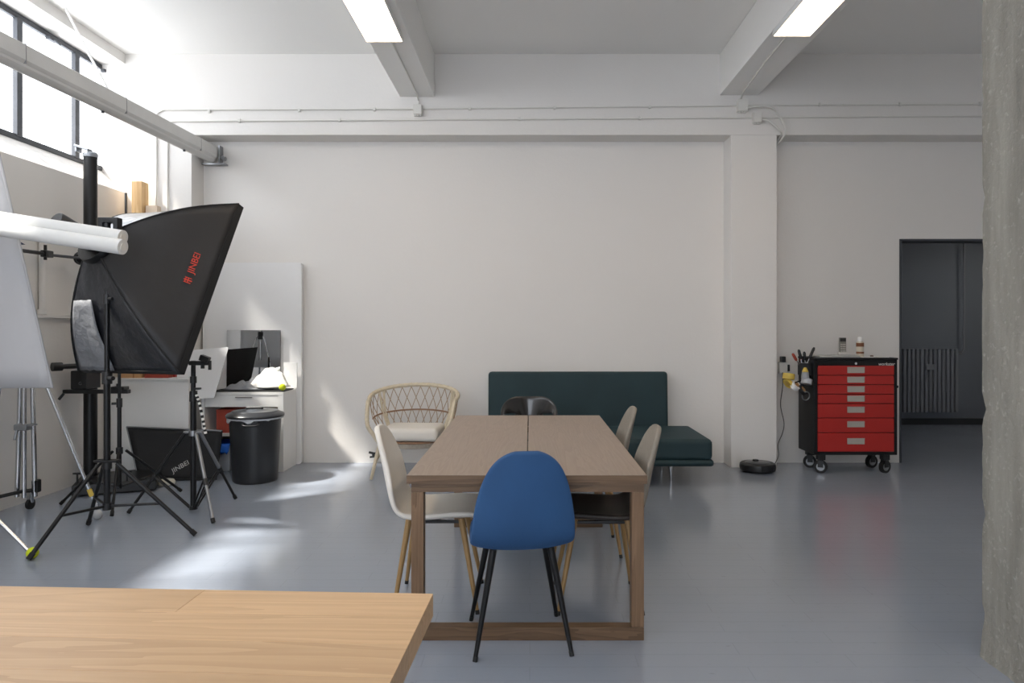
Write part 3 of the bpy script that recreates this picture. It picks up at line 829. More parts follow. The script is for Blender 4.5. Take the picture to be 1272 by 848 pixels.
MB().lathe([(0.0, 0.0), (0.033, 0.0), (0.035, 0.004), (0.035, 0.138), (0.024, 0.15), (0.0, 0.15)]).build('body', mat('can_cream', (206, 198, 182), 0.4), sp)
MB().lathe([(0.0353, 0.03), (0.0357, 0.031), (0.0357, 0.048), (0.0353, 0.049)]).build('label_band', mat('label_brown', (120, 72, 40), 0.5), sp)
MB().lathe([(0.0353, 0.098), (0.0357, 0.099), (0.0357, 0.134), (0.0353, 0.135)]).build('label_band', mat('label_brown', (120, 72, 40), 0.5), sp)
MB().lathe([(0.0, 0.149), (0.027, 0.149), (0.028, 0.152), (0.026, 0.185), (0.022, 0.192), (0.0, 0.192)]).build('cap', M_WHITE, sp)
tag(MB().lathe([(0.0, 0), (0.016, 0), (0.017, 0.004), (0.012, 0.012), (0.0, 0.013)], (3.36, 6.80, TZ + 0.005)).build('bottle_cap', mat('brown_cap', (96, 72, 50), 0.5)), 'tiny brown cap lying on the paper pad', 'cap')

# tools and tapes hung on the chest's flank
HX = CX0
hl = thing('tool_holder', 'black hooked tool holder on the flank of the tool chest', 'holder', (HX - 0.055, 6.72, 1.0))
MB().bx(-0.04, 0.054, -0.06, 0.06, -0.06, 0.06, 0.006).build('cup', M_BLACK, hl)
MB().tube([(0.05, -0.02, -0.08), (-0.10, -0.03, -0.13), (-0.16, -0.03, -0.12)], 0.007).tube([(0.05, 0.02, -0.1), (-0.05, 0.0, -0.19), (-0.10, -0.01, -0.18)], 0.007).build('hook', M_BLKM, hl)
for k, (dx, dy, tx, tz, m) in enumerate(((-0.02, -0.02, -0.06, 0.19, M_BLACK), (-0.01, 0.02, -0.035, 0.16, M_REDBROWN), (0.005, -0.03, -0.01, 0.17, M_BLACK), (0.02, 0.0, 0.10, 0.21, M_BLACK), (-0.03, 0.03, -0.10, 0.15, M_REDBROWN))):
    s_ = thing('screwdriver', ['black handled screwdriver tilting left in the tool holder', 'dark red handled screwdriver upright in the tool holder', 'short black handled tool upright in the tool holder', 'long black handled tool leaning right in the tool holder', 'dark red handled tool leaning far left in the tool holder'][k], 'tool', (HX - 0.055 + dx, 6.72 + dy, 1.0))
    p0, p1 = Vector((0, 0, 0.03)), Vector((tx - dx, 0, tz))
    MB().cyl(p0, p0.lerp(p1, 0.5), 0.005).build('shaft', M_CHROME, s_)
    MB().tube([p0.lerp(p1, 0.42), p0.lerp(p1, 0.5), p0.lerp(p1, 0.9), p1], [0.009, 0.014, 0.014, 0.008], 10).build('handle', m, s_)
def tape(name, label, c, r, w_, d, m, core):
    d = Vector(d).normalized()
    q = d.to_track_quat('Z', 'Y').to_matrix()
    t_ = thing(name, label, 'tape', c, 0, 'tapes hung on the chest')
    MB().lathe([(r * 0.62, -w_ / 2), (r, -w_ / 2), (r, w_ / 2), (r * 0.62, w_ / 2), (r * 0.62, -w_ / 2)], (0, 0, 0), 28, rot=q).build('roll', m, t_)
    MB().lathe([(r * 0.56, -w_ / 2), (r * 0.615, -w_ / 2), (r * 0.615, w_ / 2), (r * 0.56, w_ / 2), (r * 0.56, -w_ / 2)], (0, 0, 0), 28, rot=q).build('core', core, t_)
tape('tape_roll', 'wide yellow tape roll hung topmost beside the chest', (HX - 0.21, 6.70, 0.93), 0.055, 0.055, (0.15, 0.1, 1), M_YTAPE, M_CARD)
tape('tape_roll', 'narrow yellow tape roll tilted under the wide one', (HX - 0.215, 6.70, 0.865), 0.05, 0.028, (0.8, 0.3, 0.5), M_YTAPE, M_CARD)
tape('tape_roll', 'white tape roll hung between the yellow tape and the chest', (HX - 0.155, 6.68, 0.845), 0.052, 0.045, (0.5, -0.6, 0.55), M_PAPER, M_CARD)
tape('tape_roll', 'grey-white tape roll hung closest to the chest flank', (HX - 0.058, 6.65, 0.885), 0.05, 0.05, (0.25, 0.2, 1), mat('grey_tape', (176, 178, 182), 0.4), M_CARD)
tape('tape_roll', 'black tape roll hung lowest beside the chest', (HX - 0.085, 6.68, 0.80), 0.055, 0.03, (0.6, -0.5, 0.5), M_BLACK, M_CARD)
cn = thing('glue_bottle', 'grey bottle with yellow nozzle hung on the chest flank', 'bottle', (HX - 0.075, 6.64, 0.915))
MB().lathe([(0.0, 0), (0.035, 0), (0.037, 0.01), (0.03, 0.06), (0.0, 0.065)]).build('body', mat('grey_bottle', (150, 152, 156), 0.35), cn)
MB().lathe([(0.029, 0.062), (0.03, 0.066), (0.012, 0.105), (0.0, 0.107)]).build('nozzle', M_YTAPE, cn)
tag(MB().tube([(HX - 0.06 + 0.035 * math.cos(a), 6.66 - 0.01 * math.sin(a), 0.745 + 0.042 * math.sin(a)) for a in [2 * PI * k / 20 for k in range(20)]], 0.006, 8, True).build('cable_ring', M_ALU), 'silver ring hung below the tapes on the chest', 'ring')

# socket, adapter, robot vacuum
so = thing('wall_socket', 'white surface socket with a black plug beside the pier', 'socket', (2.615, YB - 0.03, 0.985))
MB().box((0, 0, 0), (0.085, 0.058, 0.12), 0.006).build('body', M_BOXWH, so)
MB().bx(-0.025, 0.02, -0.045, 0.02, 0.06, 0.12, 0.008).box((0.055, -0.01, 0), (0.024, 0.04, 0.07), 0.006).build('plug', M_BLACK, so)
rv = thing('robot_vacuum', 'black disc-shaped robot vacuum on the floor by the pier', 'vacuum', (2.225, 6.76, 0))
MB().lathe([(0.0, 0.012), (0.15, 0.012), (0.168, 0.02), (0.172, 0.05), (0.168, 0.075), (0.155, 0.085), (0.0, 0.085)], seg=48).build('body', M_BLACK, rv)
MB().lathe([(0.0, 0.085), (0.118, 0.085), (0.12, 0.088), (0.115, 0.091), (0.0, 0.091)], seg=40).build('lid', mat('grey_black_lid', (48, 50, 54), 0.3), rv)
MB().lathe([(0.0, 0.09), (0.03, 0.09), (0.03, 0.101), (0.026, 0.104), (0.0, 0.104)], (0, 0.06, 0)).build('sensor_turret', M_BLACK, rv)
for s_ in (-1, 1): MB().cyl((s_ * 0.12 - 0.01, 0, 0.03), (s_ * 0.12 + 0.01, 0, 0.03), 0.03).build('wheel', M_RUBBER, rv)
tag(MB().tube(spline([(2.60, 7.12, 0.94), (2.62, 7.17, 0.80), (2.60, 7.175, 0.60), (2.63, 7.16, 0.42), (2.60, 7.12, 0.32), (2.51, 7.0, 0.22), (2.49, 6.93, 0.12), (2.43, 6.90, 0.03), (2.36, 6.86, 0.01)]), 0.004, 6).build('charging_cable', mat('dark_cable', (66, 62, 58), 0.5)), 'thin dark cable hanging from the wall socket to the floor', 'cable')

# ================================================================== WINDOW CORNER: board, desk, counter
bp_ = MB()
def rounded(x0, x1, z0, z1, r, y):
    pts = []
    for cx, cz, a0 in ((x1 - r, z1 - r, 0), (x0 + r, z1 - r, 90), (x0 + r, z0 + r, 180), (x1 - r, z0 + r, 270)):
        for k in range(6):
            a = R(a0 + 18 * k)
            pts.append((cx + r * math.cos(a), y, cz + r * math.sin(a)))
    return pts
bp_.prism(rounded(-3.36, -2.345, 0.0, 2.07, 0.03, 7.115), (0, 0.06, 0))
tag(bp_.build('leaning_board', M_FOAMB), 'tall white panel with rounded corners leaning on the back wall', 'board')

SX0, SX1, SY0, SY1, SH = -3.19, -2.394, 6.73, 7.10, 0.775
t = thing('storage_desk', 'low white open-fronted desk in front of the tall white panel', 'desk', (0, 0, 0))
MB().bx(SX0, SX1, SY0, SY1, SH - 0.03, SH, 0.002).build('worktop', M_WHITE, t)
MB().bx(SX0, SX0 + 0.03, SY0, SY1, 0, SH - 0.0305).build('side_panel', M_WHITE, t)
MB().bx(SX1 - 0.055, SX1, SY0, SY1, 0, SH - 0.0305, 0.002).build('side_panel', M_WHITE, t)
MB().bx(SX0 + 0.031, SX1 - 0.056, SY0 + 0.005, SY0 + 0.025, 0.63, SH - 0.031, 0.002).build('drawer_front', M_WHITE, t)
MB().bx(-2.86, -2.70, SY0 - 0.01, SY0 + 0.006, SH - 0.055, SH - 0.047).build('drawer_pull', mat('drawer_pull_grey', (120, 118, 116), 0.5), t)  # narrow mid-grey strip across the drawer front
MB().bx(SX0 + 0.031, SX1 - 0.056, SY0 + 0.01, SY1 - 0.02, 0.345, 0.37, 0.002).build('shelf', M_WHITE, t)
MB().bx(SX0 + 0.031, SX1 - 0.056, SY1 - 0.018, SY1 - 0.004, 0.0, 0.74).build('back_panel', mat('pale_grey_board', (150, 140, 128), 0.7), t)
tag(MB().bx(-3.07, -2.87, 6.78, 7.03, 0.3705, 0.60, 0.003).build('shelf_box', M_REDBROWN), 'red-brown box inside the white desk on its shelf', 'box')
def bin_(name, label, x0, x1, bag_col):
    b = thing(name, label, 'bin', ((x0 + x1) / 2, 6.9, 0), 0, 'bins under the white desk')
    w_ = (x1 - x0) / 2
    MB().bx(-w_, w_, -0.14, 0.14, 0.0, 0.25, 0.012).build('body', M_BIN, b)
    P = []
    for i in range(5):
        row = []
        for j in range(13):
            a = -1 + 2 * j / 12
            z = 0.262 - 0.024 * i * (1 if i > 1 else 0.3) * (0.55 + 0.45 * abs(math.sin(j * 1.3 + x0 * 9)))
            row.append((a * (w_ + 0.004), -0.146 - 0.006 * i + 0.004 * math.sin(j * 2.2), z))
        P.append(row)
    mods(MB().grid(P).build('liner', bag_col, b, sharp=180), 0.004)
    MB().bx(-w_ - 0.004, w_ + 0.004, -0.145, 0.145, 0.25, 0.268, 0.005).build('lid_rim', bag_col, b)
bin_('storage_bin', 'grey plastic bin with blue liner under the desk next to the floor softbox', -3.14, -2.93, M_BLUEP)
bin_('storage_bin', 'grey plastic bin with blue liner under the desk behind the dustbin', -2.88, -2.47, M_BLUEP)

# things on the desk
mi = thing('mirror', 'small rectangular mirror propped against the tall white panel', 'mirror', (-2.825, 7.085, SH))
rotm = Matrix.Rotation(R(-1.5), 3, 'X')
MB().box((0, 0, 0.30), (0.548, 0.008, 0.60), 0.001, rot=rotm).build('backing', M_BLACK, mi)
MB().box((0, -0.0055, 0.30), (0.546, 0.003, 0.598), 0.0, rot=rotm).build('glass', M_MIRROR, mi)
tag(MB().bx(-3.10, -2.398, 6.735, 7.04, SH + 0.0005, SH + 0.012, 0.004).build('black_mat', M_NYLON2), 'thin black cloth mat spread on the white desk', 'mat')
def heap(name, label, cx, cy, rx, ry, h, m, seed, peak=(0, 0), z0=0.0):
    P = []
    nr, na = 14, 40
    for i in range(nr + 1):
        u = i / nr
        row = []
        for k in range(na + 1):
            a = 2 * PI * (k % na) / na
            edge = 1 + 0.16 * noise.noise(Vector((math.cos(a) * 1.6 + seed, math.sin(a) * 1.6, seed)))
            x = math.cos(a) * u * rx * edge + peak[0] * (1 - u) ; y = math.sin(a) * u * ry * edge + peak[1] * (1 - u)
            f = (1 - u ** 1.5)
            z = h * f * (0.75 + 0.5 * noise.noise(Vector((x * 5 + seed, y * 5, seed)))) + 0.035 * noise.noise(Vector((x * 17 + seed, y * 15, seed))) * min(1, f * 2.5) + 0.09 * abs(noise.noise(Vector((x * 9 - seed, y * 11, 2 * seed)))) * min(1, f * 2)
            row.append((x, y, max(z, 0.004)))
        P.append(row)
    o = MB().grid(P).build(name, m, None, sharp=180, loc=(cx, cy, SH + 0.0125 + z0))
    mods(o, 0.006, 0, 1)
    return tag(o, label, 'cloth')
heap('crumpled_cloth', 'crumpled grey cloth heaped on the white desk before the mirror', -2.80, 6.90, 0.25, 0.13, 0.10, M_CLOTHG, 3.3, (-0.02, 0.04))
heap('crumpled_cloth', 'crumpled bright white cloth heaped on the grey cloth', -2.60, 6.90, 0.20, 0.11, 0.22, M_CLOTHW, 8.1, (0.03, 0.06), 0.02)
tag(MB().sphere((-2.417, 6.765, SH + 0.012 + 0.033), 0.033).build('tennis_ball', M_BALL), 'yellow tennis ball on the corner of the white desk', 'ball')
tag(MB().bx(-2.51, -2.375, 7.065, 7.078, SH + 0.0125, SH + 0.27, 0.002).build('foam_offcut', M_FOAMB), 'small white foam offcut propped beside the mirror', 'board')
# tilted black-backed white foam board
fb = thing('foam_board', 'tilted white foam board with black back beside the black tripod', 'board', (-3.2, 6.69, 0))
Q = [(-3.415, 6.72, 1.173), (-2.922, 6.72, 1.212), (-3.036, 6.665, 0.726), (-3.40, 6.665, 0.700)]
Q = [Vector(p) - Vector((-3.2, 6.69, 0)) for p in Q]
nq = (Q[1] - Q[0]).cross(Q[3] - Q[0]).normalized()
if nq.y > 0: nq = -nq
MB().prism(Q, nq * 0.004).build('white_face', M_FOAMB, fb, smooth=False)
MB().prism([p - nq * 0.004 for p in Q], nq * 0.004).build('black_back', M_NYLON2, fb, smooth=False)

# counter by the window wall
t = thing('white_counter', 'white counter with a smooth front beside the black camera column', 'counter', (0, 0, 0))
MB().bx(-4.0, -3.24, 6.575, 6.605, 0.0, 0.905, 0.002).build('front_panel', M_WHITE, t)
MB().bx(-4.0, -3.44, 6.606, 6.90, 0.0, 0.904).build('body', M_WHITE, t)
MB().bx(-4.02, -3.24, 6.56, 6.64, 0.9055, 0.92, 0.002).bx(-4.02, -3.44, 6.62, 6.91, 0.9055, 0.92, 0.002).build('worktop', M_WHITE, t)
cb = thing('cardboard_box', 'small brown cardboard box on the white counter under the softbox', 'box', (-3.82, 6.66, 0.92))
MB().bx(-0.11, 0.11, -0.05, 0.05, 0, 0.075, 0.002).build('carton', M_CARD, cb)
MB().bx(0.03, 0.045, -0.0515, 0.0515, 0, 0.0765).build('packing_tape', mat('tan_tape', (150, 100, 56), 0.35), cb)
tag(MB().bx(-3.685, -3.46, 6.62, 6.72, 0.92, 1.04, 0.003).build('card_box', M_REDBROWN), 'flat red-brown card box on the white counter', 'box')
rb = thing('red_binder', 'red edged white binder standing on the counter beside the foam board', 'binder', (-3.47, 6.80, 0.92))
MB().bx(-0.02, 0.02, -0.07, 0.07, 0, 0.32, 0.003).build('cover', M_RED, rb)
MB().bx(-0.045, -0.021, -0.07, 0.07, 0, 0.31, 0.002).build('pages', M_PAPER, rb)
pk = MB().box((0, 0, 0.955), (0.10, 0.12, 1.91), 0.003)
tag(pk.build('timber_post', M_PINE, None, loc=(-3.835, 6.815, 0.92)), 'tall pale pine post standing on the counter in the window corner', 'timber')
tag(MB().bx(-3.775, -3.66, 6.80, 6.875, 0.92, 2.60, 0.003).build('timber_board', mat('pale_board', (224, 206, 184), 0.7)), 'shorter pale board standing beside the pine post', 'timber')
tag(MB().cyl((-3.92, 6.75, 0.92), (-3.955, 6.78, 2.72), 0.012).build('dark_rod', M_STEEL), 'thin dark rod leaning in the window corner beside the pine post', 'rod')

# dustbin
t = thing('dustbin', 'black round plastic dustbin with a domed lid and white bag edge', 'bin', (-2.52, 6.36, 0))
MB().lathe([(0.0, 0.0), (0.185, 0.0), (0.195, 0.012), (0.225, 0.57), (0.236, 0.575), (0.236, 0.60), (0.0, 0.60)], seg=48).build('body', mat('black_bin_plastic', (34, 36, 39), 0.38, var=0.12, scale=4), t)
MB().lathe([(0.238, 0.585), (0.252, 0.588), (0.254, 0.605), (0.245, 0.618), (0.21, 0.632), (0.20, 0.642), (0.12, 0.648), (0.105, 0.656), (0.0, 0.658)], seg=48).build('lid', mat('black_lid_plastic', (40, 42, 46), 0.28, var=0.1), t)
MB().tube(spline([(-0.07, -0.02, 0.655), (-0.06, -0.02, 0.668), (0.06, -0.02, 0.668), (0.07, -0.02, 0.655)], 4), 0.010).build('lid_grip', M_BLACK, t)
for a in (-78, 100):
    ca, sa = math.cos(R(a)), math.sin(R(a))
    MB().tube(spline([(0.225 * ca - 0.07 * sa * s_, 0.225 * sa + 0.07 * ca * s_, z) for s_, z in ((-1, 0.55),)] + [(0.262 * ca - 0.05 * sa * s_, 0.262 * sa + 0.05 * ca * s_, 0.535) for s_ in (-1, 1)] + [(0.225 * ca + 0.07 * sa * -1 * 1, 0.225 * sa + 0.07 * ca, 0.55)], 4), 0.009).build('handle', M_BLACK, t)
P = []
for i in range(5):
    row = []
    for k in range(61):
        a = 2 * PI * (k % 60) / 60
        rr = 0.237 + 0.005 * i / 4 + 0.004 * math.sin(k * 2.9)
        drop = 0.02 + 0.045 * max(0, noise.noise(Vector((math.cos(a) * 2.2, math.sin(a) * 2.2, 1.7)))) * 2
        row.append((rr * math.cos(a), rr * math.sin(a), 0.592 - drop * i / 4))
    P.append(row)
mods(MB().grid(P).build('bag_edge', mat('translucent_bag', (196, 200, 206), 0.25, var=0.08, scale=12), t, sharp=180), 0.002)

# ================================================================== SOFTBOX AND STANDS
def V(*a): return Vector(a)
# --- tall black stand with the big softbox
t = thing('light_stand', 'tall black tripod light stand carrying the large softbox', 'light stand', (-2.79, 4.57, 0))
o0 = Vector((-2.79, 4.57, 0))
feet = [V(-3.006, 4.15, 0.012), V(-2.244, 4.65, 0.012), V(-3.13, 4.91, 0.012)]
MB().cyl((0, 0, 0.20), (0, 0, 1.08), 0.021).build('column', M_BLKM, t)
MB().cyl((0, 0, 1.08), (0, 0, 2.08), 0.0165).build('inner_column', M_BLKM, t)
MB().cyl((0, 0, 0.47), (0, 0, 0.53), 0.03).bx(-0.075, 0.075, -0.03, 0.03, 0.515, 0.53, 0.004).build('collar', M_BLACK, t)
MB().cyl((0, 0, 0.20), (0, 0, 0.245), 0.028).build('lower_hub', M_BLACK, t)
for f in feet:
    d = (f - o0); d.z = 0; d.normalize()
    a = d * 0.06 + V(0, 0, 0.505); b = f - o0
    MB().cyl(a, b, 0.0135).build('leg', M_BLKM, t)
    MB().cyl(b - (b - a).normalized() * 0.04, b, 0.0165).build('foot', M_RUBBER, t)
    MB().cyl(d * 0.025 + V(0, 0, 0.225), a.lerp(b, 0.56), 0.009).build('brace', M_BLKM, t)
MB().cyl((0, 0, 1.03), (0, 0, 1.11), 0.032).cyl((0.02, -0.02, 1.07), (0.07, -0.05, 1.07), 0.014).build('clamp_knob', M_BLACK, t)
MB().cyl((0.0, 0, 1.56), (0.0, 0, 1.62), 0.026).cyl((0.015, -0.01, 1.59), (0.055, -0.03, 1.59), 0.012).build('clamp_knob', M_BLACK, t)
MB().bx(-0.045, 0.085, -0.03, 0.03, 2.09, 2.125, 0.004).bx(0.055, 0.085, -0.03, 0.03, 1.96, 2.1, 0.004).bx(-0.045, -0.015, -0.03, 0.03, 2.04, 2.1, 0.004).cyl((0, 0, 2.0), (0, 0, 2.1), 0.022).build('head_bracket', M_BLACK, t)

# --- the softbox: four rim corners, speed ring, bowed fabric faces
rA, rB, rC, rD = V(-2.144, 5.106, 2.314), V(-2.332, 4.60, 1.106), V(-3.240, 4.968, 1.094), V(-3.052, 5.474, 2.302)
ctr = (rA + rB + rC + rD) / 4
nrm = (rB - rA).cross(rC - rB).normalized()
if nrm.y < 0: nrm = -nrm
apex = V(-2.875, 4.60, 1.95)
t = thing('softbox', 'large black rectangular softbox with red lettering on the tall stand', 'softbox', apex)
e1 = (rA - rB).normalized(); e2 = (rB - rC).normalized()
ringc = [apex + e1 * 0.09 + e2 * 0.075, apex - e1 * 0.09 + e2 * 0.075, apex - e1 * 0.09 - e2 * 0.075, apex + e1 * 0.09 - e2 * 0.075]
rimc = [rA, rB, rC, rD]
def rodpt(k, u):
    p = ringc[k].lerp(rimc[k], u)
    out = (rimc[k] - ctr).normalized()
    return p + out * 0.07 * math.sin(PI * u ** 0.8) - nrm * 0.02 * math.sin(PI * u)
def face(k, name, m, sag=0.02):
    k2 = (k + 1) % 4
    P = []
    mid = (rimc[k] + rimc[k2]) / 2
    for i in range(17):
        u = i / 16
        row = []
        a, b = rodpt(k, u), rodpt(k2, u)
        for j in range(15):
            v = j / 14
            p = a.lerp(b, v)
            inw = (ctr - mid).normalized()
            s_ = math.sin(PI * v) * (sag * (0.4 + u)) * math.sin(PI * min(1, u * 1.0 + 0.0) * 0.96)
            wr = (0.030 if k == 1 else 0.012) * noise.noise(V(u * (3 if k == 1 else 5) + k * 3, v * (7 if k == 1 else 3) + u * 3, k)) * math.sin(PI * v) * math.sin(PI * u)
            row.append(p + inw * (s_ + wr) - apex)
        P.append(row)
    o = MB().grid(P).build(name, m, t, sharp=180)
    return mods(o, 0.003)
near = face(0, 'side_panel', mat('charcoal_softbox_cloth', (34, 34, 36), 0.6, var=0.08, scale=4, bump=0.3, bscale=5))
face(1, 'lower_panel', M_NYLON, 0.015); face(2, 'side_panel', M_NYLON); face(3, 'upper_panel', M_NYLON)
for k in range(4):
    MB().tube([rodpt(k, u / 12) - apex for u in range(13)], 0.0055, 6).build('rod_seam', M_NYLON2, t)
sheen_rows = []  # lighter patch on the lower panel; the window's sheen is put into its colour
for i in range(13):
    u = 0.30 + 0.68 * i / 12
    a, b = rodpt(1, u), rodpt(2, u)
    out = ((rB + rC) / 2 - ctr).normalized()
    sheen_rows.append([a.lerp(b, 0.60 + 0.36 * j / 10) + out * (0.012 + 0.010 * noise.noise(V(u * 3, j * 0.9, 5))) - nrm * 0.004 - apex for j in range(11)])
mods(MB().grid(sheen_rows).build('sheen_patch', mat('sheen_grey_nylon', (120, 122, 126), 0.38, var=0.18, scale=9, bump=0.8, bscale=12), t, sharp=180), 0.003)
# rim band, recessed front cloth
rb_ = MB()
for k in range(4):
    a, b = rimc[k] - apex, rimc[(k + 1) % 4] - apex
    rb_.prism([a - nrm * 0.004, b - nrm * 0.004, b + nrm * 0.05, a + nrm * 0.05], ((ctr - (rimc[k] + rimc[(k + 1) % 4]) / 2).normalized()) * 0.006)
rb_.build('rim_band', M_NYLON2, t, smooth=False)
MB().prism([p.lerp(ctr, 0.01) - apex + nrm * 0.01 for p in rimc], nrm * 0.003).build('diffuser', M_PAPER, t, smooth=False)
q = nrm.to_track_quat('Z', 'Y').to_matrix()
MB().lathe([(0.06, -0.03), (0.13, -0.03), (0.135, 0.0), (0.13, 0.03), (0.06, 0.03), (0.06, -0.03)], (0, 0, 0), 28, rot=q).build('speed_ring', M_BLKM, t)
MB().lathe([(0.0, -0.30), (0.055, -0.30), (0.062, -0.29), (0.062, -0.03), (0.0, -0.03)], (0, 0, 0), 24, rot=q).build('flash_head', M_BLACK, t)
# lettering on the near face: runs up along the rim
def near_pt(u, v):
    P_ = rodpt(0, u).lerp(rodpt(1, u), v)
    mid = (rA + rB) / 2; inw = (ctr - mid).normalized()
    s_ = math.sin(PI * v) * (0.02 * (0.4 + u)) * math.sin(PI * u * 0.96)
    return P_ + inw * s_
pc = near_pt(0.80, 0.42)
du = near_pt(0.84, 0.42) - near_pt(0.76, 0.42); dv = near_pt(0.80, 0.36) - near_pt(0.80, 0.48)
nface = dv.cross(-du).normalized()
if nface.dot(Vector((0, 0, 1.4)) - pc) < 0: nface = -nface
M_LET = mat('red_print', (206, 66, 50), 0.6, var=0.05)
fm = frame(pc - apex + nface * 0.016, dv, nface.cross(dv))
text_part('lettering', 'JINBEI', 0.062, M_LET, t, fm, 0.0008)
lg = frame(pc - apex + nface * 0.016 - dv.normalized() * 0.135, dv, nface.cross(dv))
lm = MB()
for bx_ in ((-0.028, -0.02, -0.03, 0.034), (0.02, 0.028, -0.03, 0.034), (-0.006, 0.006, -0.038, 0.038), (-0.028, 0.028, -0.006, 0.004), (-0.028, 0.028, 0.018, 0.026)):
    m4 = [lg @ V(x * 0.72, y * 0.72, 0) for x, y in ((bx_[0], bx_[2]), (bx_[1], bx_[2]), (bx_[1], bx_[3]), (bx_[0], bx_[3]))]
    lm.prism(m4, nface * 0.001)
lm.build('emblem', M_LET, t, smooth=False)

# --- white paper rolls
def roll(label, a, b, r):
    a = Vector(a); b = Vector(b); c = (a + b) / 2
    t_ = thing('paper_roll', label, 'roll', c, 0, 'background paper rolls')
    MB().cyl(a - c, b - c, r, seg=28).build('paper', M_ROLL, t_)
    d = (b - a).normalized()
    MB().cyl(b - c, b - c + d * 0.004, r * 0.5, seg=20).cyl(a - c - d * 0.004, a - c, r * 0.5, seg=20).build('core', M_BOXWH, t_)
roll('upper white background paper roll running into the softbox stand', (-3.90, 4.42, 2.175), (-2.50, 4.255, 1.955), 0.045)
roll('lower white background paper roll in front of the other roll', (-3.90, 4.35, 2.105), (-2.462, 4.19, 1.888), 0.046)

# --- black camera column with base
t = thing('camera_column', 'thick black studio camera column on a low base by the window wall', 'camera stand', (-3.87, 6.1, 0))
MB().cyl((0, 0, 0.10), (0, 0, 2.90), 0.054, seg=24).build('column', M_BLKM, t)
MB().lathe([(0.0, 2.90), (0.058, 2.90), (0.06, 2.93), (0.05, 2.945), (0.0, 2.95)]).box((-0.045, -0.03, 2.975), (0.13, 0.07, 0.02), 0.004, rot=Matrix.Rotation(R(18), 3, 'Y')).bx(-0.1, -0.085, -0.06, 0.02, 2.94, 3.0, 0.002).build('top_cap', mat('grey_cast_cap', (150, 154, 160), 0.4, 0.6), t)
rzb = Matrix.Rotation(R(24), 3, 'Z')
MB().box((0.27, -0.03, 0.055), (0.62, 0.55, 0.09), 0.012, rot=rzb).build('base', M_BLACK, t)
for s_ in ((0.08, -0.30), (0.45, -0.22)):
    MB().cyl((s_[0], s_[1] , 0.09), (s_[0], s_[1], 0.18), 0.008).cyl((s_[0] - 0.035, s_[1], 0.18), (s_[0] + 0.035, s_[1], 0.18), 0.009).build('levelling_screw', M_BLACK, t)
MB().bx(-0.085, 0.055, -0.14, 0.06, 0.87, 1.03, 0.008).build('carriage', M_BLACK, t)
MB().bx(-0.14, 0.42, -0.16, -0.11, 0.835, 0.868, 0.004).build('cross_rail', M_BLACK, t)
MB().tube([(-0.10, -0.2, 0.84), (-0.13, -0.22, 0.79)], 0.011).bx(0.28, 0.4, -0.18, -0.10, 0.868, 0.895, 0.004).cyl((0.33, -0.15, 0.89), (0.33, -0.15, 0.92), 0.012).build('rail_clamp', M_BLACK, t)
MB().tube([(-0.02, -0.1, 1.07), (-0.07, -0.32, 1.075)], 0.022).cyl((-0.09, -0.36, 1.075), (-0.05, -0.30, 1.075), 0.036).build('crank_handle', M_BLACK, t)
text_part('lettering', 'G', 0.04, M_ALU, t, frame((0.0, -0.1412, 0.92), (1, 0, 0), (0, 0, 1)), 0.0005)
ba = thing('boom_arm', 'black jointed boom arm clamped to the camera column', 'arm', (-3.87, 6.03, 2.0))
MB().lathe([(0.045, -0.012), (0.06, -0.012), (0.06, 0.012), (0.045, 0.012), (0.045, -0.012)], (0.0, -0.05, 0.0), 20, rot=Matrix.Rotation(R(90), 3, 'X') @ Matrix.Rotation(R(20), 3, 'Y')).bx(-0.055, 0.055, -0.06, -0.045, -0.006, 0.006).build('hand_wheel', M_BLACK, ba)
MB().tube([(0.0, -0.06, 0.0), (-0.05, -0.36, -0.005)], 0.012).build('rear_rod', M_STEEL, ba)
MB().box((-0.055, -0.40, 0.0), (0.05, 0.09, 0.055), 0.006).cyl((-0.055, -0.42, -0.05), (-0.055, -0.42, 0.07), 0.012).build('joint', M_BLACK, ba)
MB().tube([(-0.055, -0.42, 0.0), (-0.085, -0.72, 0.0)], 0.015).build('front_rod', M_BLACK, ba)
MB().prism([(-0.09, -0.62, 0.05), (-0.09, -0.80, 0.10), (-0.09, -0.80, 0.02)], (0.02, 0, 0)).build('blue_flag', mat('navy_flag', (36, 48, 84), 0.6), ba, smooth=False)

# --- reflector board
rf = thing('reflector_panel', 'large leaning grey-white reflector panel by the window wall', 'reflector', (-3.6, 4.7, 1.0))
o1 = V(-3.6, 4.7, 1.0)
Qr = [V(-3.275, 4.75, 0.99) - o1, V(-3.93, 4.75, 0.985) - o1, V(-4.0, 4.56, 2.76) - o1, V(-3.545, 4.57, 2.73) - o1]
nr_ = V(0, 1, 0.12).normalized()
P = []
for i in range(13):
    row = []
    for j in range(9):
        u, v = i / 12, j / 8
        p = Qr[0].lerp(Qr[3], u).lerp(Qr[1].lerp(Qr[2], u), v)
        row.append(p + nr_ * 0.008 * noise.noise(V(u * 3, v * 2, 4.4)) * math.sin(PI * v))
    P.append(row)
mods(MB().grid(P).build('cloth', M_REFL, rf, sharp=180), 0.008)
MB().tube([p for p in Qr] , 0.009, 8, True).build('frame', mat('pale_grey_frame', (176, 176, 178), 0.4), rf)

